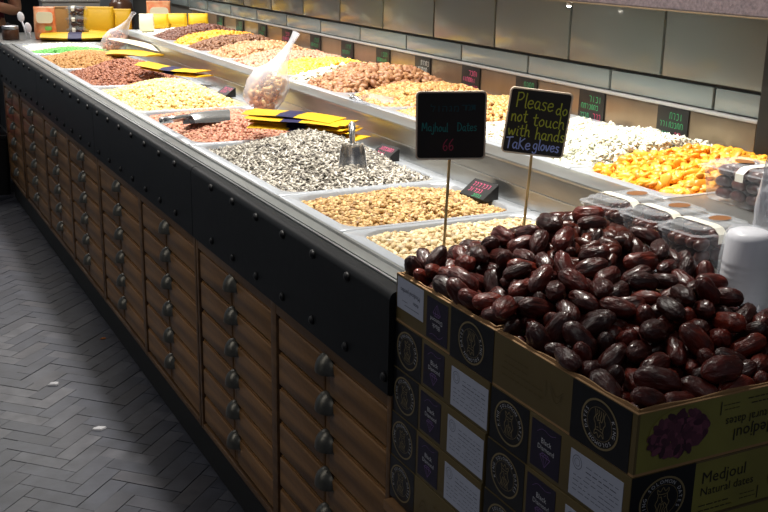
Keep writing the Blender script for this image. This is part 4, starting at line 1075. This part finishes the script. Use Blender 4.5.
# ================================================================ YELLOW PAPER BAGS
def paper_bag(label, loc, yaw, pitch, L, Wd, th, seed, group, band=True, open_end=False, roll=0.):
    t = thing('paper_bag', label, 'paper bag', loc, (roll, pitch, yaw), group)
    r = random.Random(seed); m = MB(); n = 10; LO = []
    for i in range(n + 1):
        u = i / n; x = (u - .5) * L; a = th * (.25 + .75 * math.sin(PI * min(1, .08 + u * .9)) ** .6) if not open_end else th * (1.25 - .95 * u)
        bz = .004 * math.sin(u * 5 + seed) ; w = Wd / 2
        LO.append([(x, -w, bz), (x, -w * .5, bz + a * .55), (x, 0, bz + a * .5), (x, w * .5, bz + a * .55), (x, w, bz), (x, w * .5, bz - a * .5), (x, 0, bz - a * .45), (x, -w * .5, bz - a * .5)])
    m.loft(LO, 0, cap0=not open_end)
    if open_end:
        m.loft([[(p[0] + .0008, p[1] * .97, p[2] * .86) for p in l] for l in LO[:4]], 1, cap0=False, cap1=True)
    obj('sheet', m, [YEL, YIN], t, angle=50)
    if band:
        m = MB(); B = []
        for i in range(5):
            u = .40 + .20 * i / 4; x = (u - .5) * L; a = (th * (.25 + .75 * math.sin(PI * min(1, .08 + u * .9)) ** .6) if not open_end else th * (1.25 - .95 * u)) + .0012; bz = .004 * math.sin(u * 5 + seed); w = Wd / 2 + .0006
            B.append([(x, -w, bz), (x, -w * .5, bz + a * .55), (x, 0, bz + a * .5), (x, w * .5, bz + a * .55), (x, w, bz), (x, w * .5, bz - a * .5), (x, 0, bz - a * .45), (x, -w * .5, bz - a * .5)])
        m.loft(B, 0); obj('blue_band', m, NAVY, t, angle=50)
    return t
rb = random.Random(9)
gA = 'yellow bags fanned between sunflower seeds and red peanuts'
pos = ['lowest', 'second from bottom', 'third from bottom', 'fourth from bottom', 'fifth from bottom', 'top bag']
for k in range(6):
    f = k / 5
    paper_bag('yellow banded paper bag, %s in the fan by the sunflower seeds' % pos[k], (1.322 - .008 * k + rb.uniform(-.012, .012), 3.10 + .010 * k + rb.uniform(-.02, .02), .998 + .0088 * k), -math.radians(49) + rb.uniform(-.12, .12), rb.uniform(-.03, .03), .36 - .008 * k, .125, .011, k, gA, True, k in (0, 1, 5))
gB = 'yellow bags between the corn nuts and brown almonds'
for k in range(2):
    paper_bag('yellow paper bag with blue band behind the corn nuts, ' + ('lower of two' if k == 0 else 'upper of two'), (1.345 - .01 * k, 4.705 + .012 * k, 1.008 + .016 * k), -math.radians(61) + .05 * k, .02, .36, .12, .014, 20 + k, gB, True, k == 1)
t = paper_bag('yellow paper bag with open end between brown almonds and tan nuts', (1.37, 5.53, 1.01), -math.radians(70), -.06, .36, .14, .03, 31, 'yellow bag by the tan nuts', False, True)
t = thing('paper_sheet', 'cream paper flap lying over the yellow bag behind the brown almonds', 'paper sheet', (1.40, 5.62, 1.042), (0, .12, -math.radians(60)))
m = MB(); P = []
for i in range(9):
    u = i / 8; x = (u - .5) * .40; w = .045 * math.sin(PI * (.12 + .8 * u)); z = .012 * math.sin(u * 3)
    P.append([(x, -w, z), (x, w, z + .004), (x, w, z + .0052), (x, -w, z + .0012)])
m.loft(P); obj('sheet', m, CREAM, t)
gD = 'yellow bags lying at the far end of the counter'
for k, (x, y, L, yw_, n_) in enumerate(((1.36, 7.03, .42, -.25, 'lower left'), (1.66, 7.05, .40, -.3, 'lower right'))):
    paper_bag('large yellow paper bag with blue print lying past the green peas, ' + n_, (x, y, .978), yw_, .0, L, .20, .05, 40 + k, gD, True, k == 1)

# ================================================================ CLEAR BAG OF NUTS LEANING ON THE RISER
def nut_bag(label, base, top, r0, seed, nm, fill_mat, s=1.0):
    t = thing('clear_bag', label, 'bag', base, group='clear bags of nuts')
    d = Vector(top) - Vector(base); L = d.length; q = d.to_track_quat('Z', 'Y').to_matrix().to_4x4()
    R = random.Random(seed); n = 22; prof = [(0, .25), (.03, .72), (.10, .95), (.25, 1.0), (.40, .93), (.52, .68), (.64, .46), (.76, .34), (.86, .26), (.92, .28), (1.0, .36)]
    LO = []
    for u, k in prof:
        fl = 1 if u < .4 else max(.42, 1 - (u - .4) * 1.3)
        lp = []
        for j in range(n):
            a = 2 * PI * j / n; w = 1 + (.10 + .22 * u) * noise.noise(Vector((math.cos(a) * 2.4, math.sin(a) * 2.4, u * 5 + seed)))
            lp.append((r0 * k * w * math.cos(a), r0 * k * w * math.sin(a) * .72 * fl, u * L))
        LO.append(lp)
    m = MB(); m.loft(LO, 0, True, False, q); obj('film', m, FILM, t, smooth=True)
    V, F = nut(1, .034 * s, .020 * s, .018 * s, .1, .2); vs = MB()
    for k in range(110):
        u = R.uniform(.04, .46); kk = np.interp(u, [p[0] for p in prof], [p[1] for p in prof]) * .80
        a = R.uniform(0, 2 * PI); rr2 = math.sqrt(R.uniform(.25, 1))
        mm = q @ Matrix.Translation((r0 * kk * rr2 * math.cos(a), r0 * kk * rr2 * math.sin(a) * .66, u * L)) @ Matrix.Rotation(R.uniform(0, 6), 4, Vector((R.random(), R.random(), R.random())))
        vs.add([tuple(p) for p in V], [tuple(f) for f in F], 0, mm)
    o = obj(nm, vs, fill_mat, None, smooth=True); o.location = base
    tag(o, 'pile of shelled nuts inside the ' + label.split(' standing')[0].split(' leaning')[0].split(' slumped')[0], 'nuts', 'nuts inside clear bags', 'stuff')
    return t
nut_bag('tall clear bag of peanuts leaning over the riser by the red peanuts', (1.345, 3.68, .985), (1.50, 3.66, 1.262), .100, 3, 'bagged_nuts', F_MIX, 1.1)
nut_bag('small clear twisted bag of nuts slumped beyond the cream paper flap', (1.365, 6.14, .962), (1.50, 6.06, 1.185), .095, 8, 'bagged_nuts', F_PNK, 1.0)

# ================================================================ CLEAR TUBS OF DATES
def tub(label, loc, yaw, seed, L=.160, W=.108, h=.060, group='clear clamshell tubs of dates'):
    t = thing('clear_tub', label, 'tub', loc, (0, 0, yaw), group)
    m = MB(); n = 5
    def loop(dx, z, r=.022): return [(x, y, z) for x, y in rr(-L / 2 + dx, L / 2 - dx, -W / 2 + dx, W / 2 - dx, r, n)]
    m.loft([loop(.012, 0.0006), loop(.010, .004), loop(.003, h - .004), loop(-.001, h - .003), loop(-.001, h)], cap1=False)
    obj('tub_body', m, CLEAR, t, angle=50)
    m = MB(); m.loft([loop(-.003, h + .0004), loop(-.003, h + .004), loop(.006, h + .005), loop(.010, h + .013), loop(.020, h + .016), loop(.024, h + .014)], cap0=False)
    obj('lid', m, CLEAR, t, angle=40)
    m = MB(); w = .011
    def arc(dx): return [(x, -w, z) for x, z in dx]
    S = [(-W / 2 - .0045, h - .012), (-W / 2 - .0045, h + .005), (-W / 2 + .008, h + .0147), (-W / 2 + .02, h + .0172), (W / 2 - .02, h + .0172), (W / 2 - .008, h + .0147), (W / 2 + .0045, h + .005), (W / 2 + .0045, h - .012)]
    vs = [(-.022 - w, y, z) for y, z in S] + [(-.022 + w, y, z) for y, z in S]; k = len(S)
    m.add(vs, [(i, i + 1, k + i + 1, k + i) for i in range(k - 1)]); obj('paper_strap', m, STRAP, t)
    m = MB(); q = [(.030 + .024 * math.cos(2 * PI * i / 20), .017 * math.sin(2 * PI * i / 20), h + .0168) for i in range(20)]; m.add(q, [tuple(range(20))])
    obj('oval_sticker', m, OVALB, t)
    R = random.Random(seed); d = MB(); base = date_mesh(seed % 9, (8, 6))
    for layer in range(3 if h > .065 else 2):
        for i in range(max(2, int((L - .04) / .04))):
            for j in range(int((W - .028) / .0195)):
                mm = Matrix.Translation(((i - (max(2, int((L - .04) / .04)) - 1) / 2) * .0415 + R.uniform(-.003, .003), (j - (int((W - .028) / .0195) - 1) / 2) * .0205, .018 + layer * .024)) @ Matrix.Rotation(R.uniform(-.4, .4), 4, 'Z') @ Matrix.Rotation(PI / 2, 4, 'Y') @ Matrix.Diagonal((.8, .8, .72, 1))
                d.add(base.v, base.f, 0, mm)
    o = obj('packed_dates', d, DATES, None, smooth=True); o.location = loc; o.rotation_euler = (0, 0, yaw)
    tag(o, 'dates packed inside the ' + label, 'dates', 'dates inside clear tubs', 'stuff')
    return t
DK = .9455
for nm, x, y, yw_, s in (('back', 1.376, 1.632, .03, 1), ('middle', 1.384, 1.518, -.02, 2), ('front', 1.384, 1.408, .02, 3)):
    tub('clear tub of dates, lower one of the %s pair behind the date heap' % nm, (x, y, DK), yw_, s)
    tub('clear tub of dates with paper strap, top of the %s pair behind the date heap' % nm, (x + .004, y, DK + .0775), yw_ + .03, s + 3)
tub('clear tub of dates beside the apricots and the black upright', (1.685, 1.592, 1.0625), PI / 2 + .03, 7, .195, .128, .068)
tub('clear tub of dates on the upper deck just behind the white cups', (1.630, 1.405, 1.0625), PI / 2, 8)
tub('clear tub of dates at the back against the black upright', (1.845, 1.590, 1.0625), PI / 2 - .04, 9)

# stack of white plastic cups in a sleeve, and film bags beside them
t = thing('cup_stack', 'upturned stack of white plastic cups at the right edge', 'cups', (1.374, 1.292, DK))
m = MB(); prof = [(.046, 0), (.0465, .004)]
for k in range(9):
    z = .008 + k * .012; prof += [(.0462 - .0006 * k, z), (.0470 - .0006 * k, z + .003), (.0462 - .0006 * k, z + .006)]
prof += [(.040, .150), (.036, .160), (.028, .164)]
m.lathe(prof, 28); obj('cups', m, CUPW, t, smooth=True)
m = MB(); m.lathe([(.0480, .001), (.0482, .110), (.0425, .155), (.036, .166), (.020, .168)], 28); obj('clear_sleeve', m, CLEAR, t, smooth=True)
def film_bag(label, loc, w, d, h, seed, yaw, mt):
    t = thing('plastic_bag', label, 'plastic bag', loc, (0, 0, yaw), 'film bags at the right edge')
    m = MB(); n, k = 20, 9; LO = []
    for i in range(k + 1):
        u = i / k; lp = []
        for j in range(n):
            a = 2 * PI * j / n; q = 1 + .22 * noise.noise(Vector((math.cos(a) * 1.7, math.sin(a) * 1.7, u * 4 + seed)))
            lp.append((w / 2 * math.cos(a) * q, d / 2 * math.sin(a) * q * (1 - .7 * u), h * u + .012 * u * math.sin(3 * a + seed)))
        LO.append(lp)
    m.loft(LO, cap1=False); obj('film', m, mt, t, smooth=True)
film_bag('translucent plastic bag standing on the ledge behind the white cup stack', (1.508, 1.385, 1.0625), .085, .05, .15, 3, .5, FILM)
film_bag('crumpled bluish plastic bag low beside the date carton', (1.335, 1.19, DK), .07, .085, .06, 6, .2, FILM)

# ================================================================ FAR END
t = thing('end_counter', 'grey steel end counter past the green peas, crowded with packs', 'counter', (1.45, 7.3, 0))
m = MB(); m.cbox(.90, 2.09, 6.905, 7.75, .915, .9525, .004); obj('worktop', m, STEEL, t, angle=40, off=t.location)
m = MB(); m.box(.95, 2.05, 6.92, 7.70, .0, .915); obj('counter_body', m, BLACKM, t, off=t.location)
EZ = .953
# jar
t = thing('jar', 'brown jar with silver lid at the far left corner of the counter', 'jar', (.990, 7.20, EZ))
m = MB(); m.lathe([(.048, 0), (.052, .006), (.052, .058), (.046, .066)], 24); obj('jar_body', m, JARB, t, smooth=True)
m = MB(); m.lathe([(.050, .0665), (.051, .068), (.051, .084), (.047, .087)], 24); obj('lid', m, SILV, t, angle=40)
# plastic spoons
for k, (x, z, lab) in enumerate(((1.098, .17, 'taller white plastic spoon standing left of the orange wrap'), (1.122, .10, 'shorter white plastic spoon left of the orange wrap'))):
    t = thing('plastic_spoon', lab, 'spoon', (x, 7.25, EZ), (0, -.22, 0), 'white spoons')
    m = MB(); m.tube([(0, 0, .001), (0, 0, z - .05)], .005, 8); obj('handle', m, CUPW, t, smooth=True)
    m = MB(); m.ball((0, 0, z - .03), .022, .008, .034, 12); obj('spoon_bowl', m, CUPW, t, smooth=True)
def pouch(name, label, cat, loc, w, d, h, mt, seed, yaw=0., group=None, patch=None):
    t = thing(name, label, cat, loc, (0, 0, yaw), group)
    m = MB(); n = 20; LO = []
    for u, k, f in ((0, .86, .55), (.03, .97, .85), (.25, 1.03, 1), (.6, 1.0, .8), (.88, .97, .30), (.95, .98, .12), (1, .98, .10)):
        LO.append([(w / 2 * k * math.copysign(abs(math.cos(a)) ** .45, math.cos(a)), d / 2 * f * math.copysign(abs(math.sin(a)) ** .7, math.sin(a)) * (1 + .1 * noise.noise(Vector((a, u * 3, seed)))), u * h) for a in [2 * PI * j / n for j in range(n)]])
    m.loft(LO); obj('pouch_body', m, mt, t, smooth=True)
    if patch:
        for pn, pm, x0, x1, z0, z1 in patch:
            m = MB(); N = 6
            LO = []
            m.loft([[(x, -d / 2 * 1.06 - .002, z) for x, z in rr(x0, x1, z0, z1, min(x1 - x0, z1 - z0) * .3, 4)], [(x, -d / 2 * .9, z) for x, z in rr(x0, x1, z0, z1, min(x1 - x0, z1 - z0) * .3, 4)]]); obj(pn, m, pm, t)
    return t
pouch('wrapped_pack', 'orange wrapped pack with white label near the far corner', 'pack', (1.20, 7.16, EZ), .135, .10, .205, ORNG, 1, -.2, None, [('white_label', CREAM, -.05, .05, .105, .175), ('green_spot', F_GRN, .0, .04, .060, .085)])
t = thing('card_box', 'tan cardboard box between the orange wrap and dark tubs', 'box', (1.335, 7.32, EZ), (0, 0, -.2))
m = MB(); m.cbox(-.045, .045, -.04, .04, .0005, .185, .003); obj('box_body', m, TANB, t, angle=40)
m = MB(); m.cbox(-.046, .046, -.041, .041, .1855, .196, .002); obj('lid', m, CARD, t, angle=40)
for k, lab in enumerate(('lowest dark tub in the far stack beside the yellow pouch', 'middle dark tub in the far stack beside the yellow pouch', 'top dark tub in the far stack beside the yellow pouch')):
    tub(lab, (1.425, 7.26, EZ + .0675 * k), -.3, 11 + k, .14, .10, .050, 'dark date tubs at the far end')
pouch('paper_pouch', 'large plain yellow pouch standing behind the far yellow bags', 'pouch', (1.555, 7.22, EZ), .20, .10, .20, YEL, 3, -.35, 'yellow pouches at the far end')
pouch('paper_pouch', 'smaller yellow pouch standing right of the large plain one', 'pouch', (1.705, 7.20, EZ), .12, .09, .185, YEL, 5, -.3, 'yellow pouches at the far end')
# things further back
t = thing('grey_crate', 'dark grey tray box behind the yellow pouches', 'box', (1.52, 7.52, EZ)); m = MB(); m.cbox(-.28, .10, -.06, .06, .0005, .215, .003); obj('box_body', m, GREYB, t, angle=40); m = MB(); m.cbox(-.284, .104, -.064, .064, .2155, .23, .003); obj('lid', m, GREYB, t, angle=40)
t = thing('jar', 'large round brown jar behind the yellow pouches', 'jar', (1.77, 7.5, EZ)); m = MB(); m.lathe([(.075, 0), (.082, .02), (.085, .12), (.078, .20), (.05, .235)], 28); obj('jar_body', m, JARB, t, smooth=True); m = MB(); m.lathe([(.054, .2355), (.055, .26), (.05, .264)], 24); obj('lid', m, SILV, t, angle=40)
t = thing('lime_box', 'bright green box at the back behind the dark tubs', 'box', (1.40, 7.62, EZ)); m = MB(); m.cbox(-.05, .05, -.04, .04, .0005, .27, .003); obj('box_body', m, GRNB, t, angle=40); m = MB(); m.cbox(-.051, .051, -.041, .041, .2705, .28, .002); obj('lid', m, GRNB, t, angle=40)
pouch('wrapped_pack', 'orange and white wrapped pack at the far wall end', 'pack', (1.93, 7.12, EZ), .16, .10, .24, ORNG, 6, -.2, None, [('white_label', CREAM, -.06, .06, .12, .20)])
gU = 'yellow packs on the last upper tray'
for k, (x, y, w, lab) in enumerate(((1.72, 6.60, .12, 'left yellow pack above the dark raisins at the far end'), (1.84, 6.62, .12, 'middle yellow pack above the dark raisins at the far end'), (1.965, 6.60, .12, 'right yellow pack above the dark raisins at the far end'))):
    pouch('paper_pouch', lab, 'pouch', (x, y - .24, UZ + .012), w, .07, .085, YEL, 10 + k, -.25, gU)
pouch('plastic_pouch', 'white crinkled pouch left of the yellow packs on the last upper tray', 'pouch', (1.625, 6.27, UZ + .004), .085, .06, .10, CREAM, 15, -.3)

# dark crate, red bag at the aisle's far end
t = thing('storage_crate', 'black plastic crate standing on the floor past the last cabinet', 'crate', (.70, 7.20, 0))
m = MB(); m.loft([[(x * k, y * k, z) for x, y in rr(-.20, .20, -.25, .25, .03, 4)] for k, z in ((.93, .0), (1, .36), (1.03, .365), (1.03, .385), (.97, .385), (.90, .03))], cap1=True); obj('crate_body', m, BLKC, t, angle=40)
m = MB(); m.tube([(.205, -.10, .33), (.235, -.08, .35), (.235, .08, .35), (.205, .10, .33)], .006, 8); obj('handle', m, CHROME, t, smooth=True)
pouch('cloth_bag', 'red cloth bag resting in the black crate at the far left', 'bag', (.72, 7.15, .035), .30, .28, .52, REDC, 21)

# ================================================================ PERSON AT THE FAR END
def skin_body(name, verts, edges, radii, root, mt, parent=None, sub=2, loc=(0, 0, 0)):
    me = bpy.data.meshes.new(name); me.from_pydata(verts, edges, []); o = bpy.data.objects.new(name, me); COL.objects.link(o)
    me.materials.append(mt)
    mod = o.modifiers.new('s', 'SKIN'); mod.use_smooth_shade = True
    for v, r in zip(me.skin_vertices[0].data, radii): v.radius = (r, r) if not isinstance(r, tuple) else r; v.use_root = False
    me.skin_vertices[0].data[root].use_root = True
    sb = o.modifiers.new('d', 'SUBSURF'); sb.levels = sub; sb.render_levels = sub
    dg = bpy.context.evaluated_depsgraph_get(); m2 = bpy.data.meshes.new_from_object(o.evaluated_get(dg)); m2.name = name
    bpy.data.objects.remove(o)
    for p in m2.polygons: p.use_smooth = True
    if not m2.materials: m2.materials.append(mt)
    o2 = bpy.data.objects.new(name, m2); COL.objects.link(o2)
    if parent is not None: o2.parent = parent
    o2.location = loc
    return o2
# faces -y; standing behind the end counter
PV = [(0, 0, .95), (0, 0, 1.08), (0, .01, 1.25), (0, .02, 1.40), (0, .02, 1.50), (0, -.005, 1.56), (0, -.01, 1.66), (0, 0, 1.74),
      (.10, 0, .90), (.105, -.01, .50), (.11, .01, .08), (.12, -.12, .03),
      (-.10, 0, .90), (-.105, -.01, .50), (-.11, .01, .08), (-.12, -.12, .03),
      (.17, .01, 1.40), (.225, -.01, 1.08), (.06, -.20, 1.13), (.0, -.22, 1.15),
      (-.17, .01, 1.40), (-.225, .0, 1.10), (-.10, -.20, 1.16), (-.04, -.23, 1.17)]
PE = [(0, 1), (1, 2), (2, 3), (3, 4), (4, 5), (5, 6), (6, 7), (0, 8), (8, 9), (9, 10), (10, 11), (0, 12), (12, 13), (13, 14), (14, 15), (3, 16), (16, 17), (17, 18), (18, 19), (3, 20), (20, 21), (21, 22), (22, 23)]
PR = [(.15, .11), (.13, .10), (.15, .11), (.13, .09), .055, .075, .085, .06, .085, .055, .042, .03, .085, .055, .042, .03, .055, .045, .033, .032, .055, .045, .033, .032]
for base, sx in ((19, -1), (23, 1)):
    b = PV[base]
    for k in range(4):
        a = len(PV); PV += [(b[0] + sx * .035, b[1] - .018, b[2] + .024 - k * .017), (b[0] + sx * (.062 - .004 * abs(k - 1)), b[1] - .006, b[2] + .024 - k * .018), (b[0] + sx * (.080 - .006 * abs(k - 1)), b[1] + .014, b[2] + .022 - k * .018)]
        PE += [(base, a), (a, a + 1), (a + 1, a + 2)]; PR += [.010, .009, .0075]
    a = len(PV); PV += [(b[0] + sx * .012, b[1] - .03, b[2] + .035), (b[0] + sx * .04, b[1] - .035, b[2] + .052)]; PE += [(base, a), (a, a + 1)]; PR += [.011, .009]
a = len(PV); PV += [(0, -.095, 1.625), (0, -.082, 1.60)]; PE += [(6, a)]; PR += [.016, .02]; PE += [(a, a + 1)]
px, py = .925, 7.98
person = skin_body('person', PV, PE, PR, 0, SKIN, None, 2, (px, py, 0))
tag(person, 'person in a maroon top standing behind the end counter with bent bare arms', 'person')
sv = [PV[i] for i in (0, 1, 2, 3, 4, 16, 17, 20, 21)]
sv = sv[:6] + [(.205, .0, 1.22)] + [sv[7]] + [(-.205, .005, 1.22)]
skin_body('shirt', sv, [(0, 1), (1, 2), (2, 3), (3, 4), (3, 5), (5, 6), (3, 7), (7, 8)], [(.165, .125), (.148, .116), (.166, .126), (.145, .106), .06, .072, .064, .072, .064], 0, SHIRT, person)
skin_body('trousers', [PV[i] for i in (0, 8, 9, 10, 12, 13, 14)], [(0, 1), (1, 2), (2, 3), (0, 4), (4, 5), (5, 6)], [(.160, .12), .098, .07, .06, .098, .07, .06], 0, TROUS, person)
m = MB(); m.ball((0, .02, 1.695), .098, .105, .095, 18); m.ball((0, .06, 1.60), .085, .06, .12, 14); obj('hair', m, HAIR, person, smooth=True)
for sx in (-1, 1):
    m = MB(); m.ball((sx * .032, -.084, 1.655), .011, .006, .007, 10); obj('eye', m, CUPW, person, smooth=True)
m = MB(); m.ball((0, -.084, 1.585), .022, .008, .006, 10); obj('mouth', m, REDC, person, smooth=True)
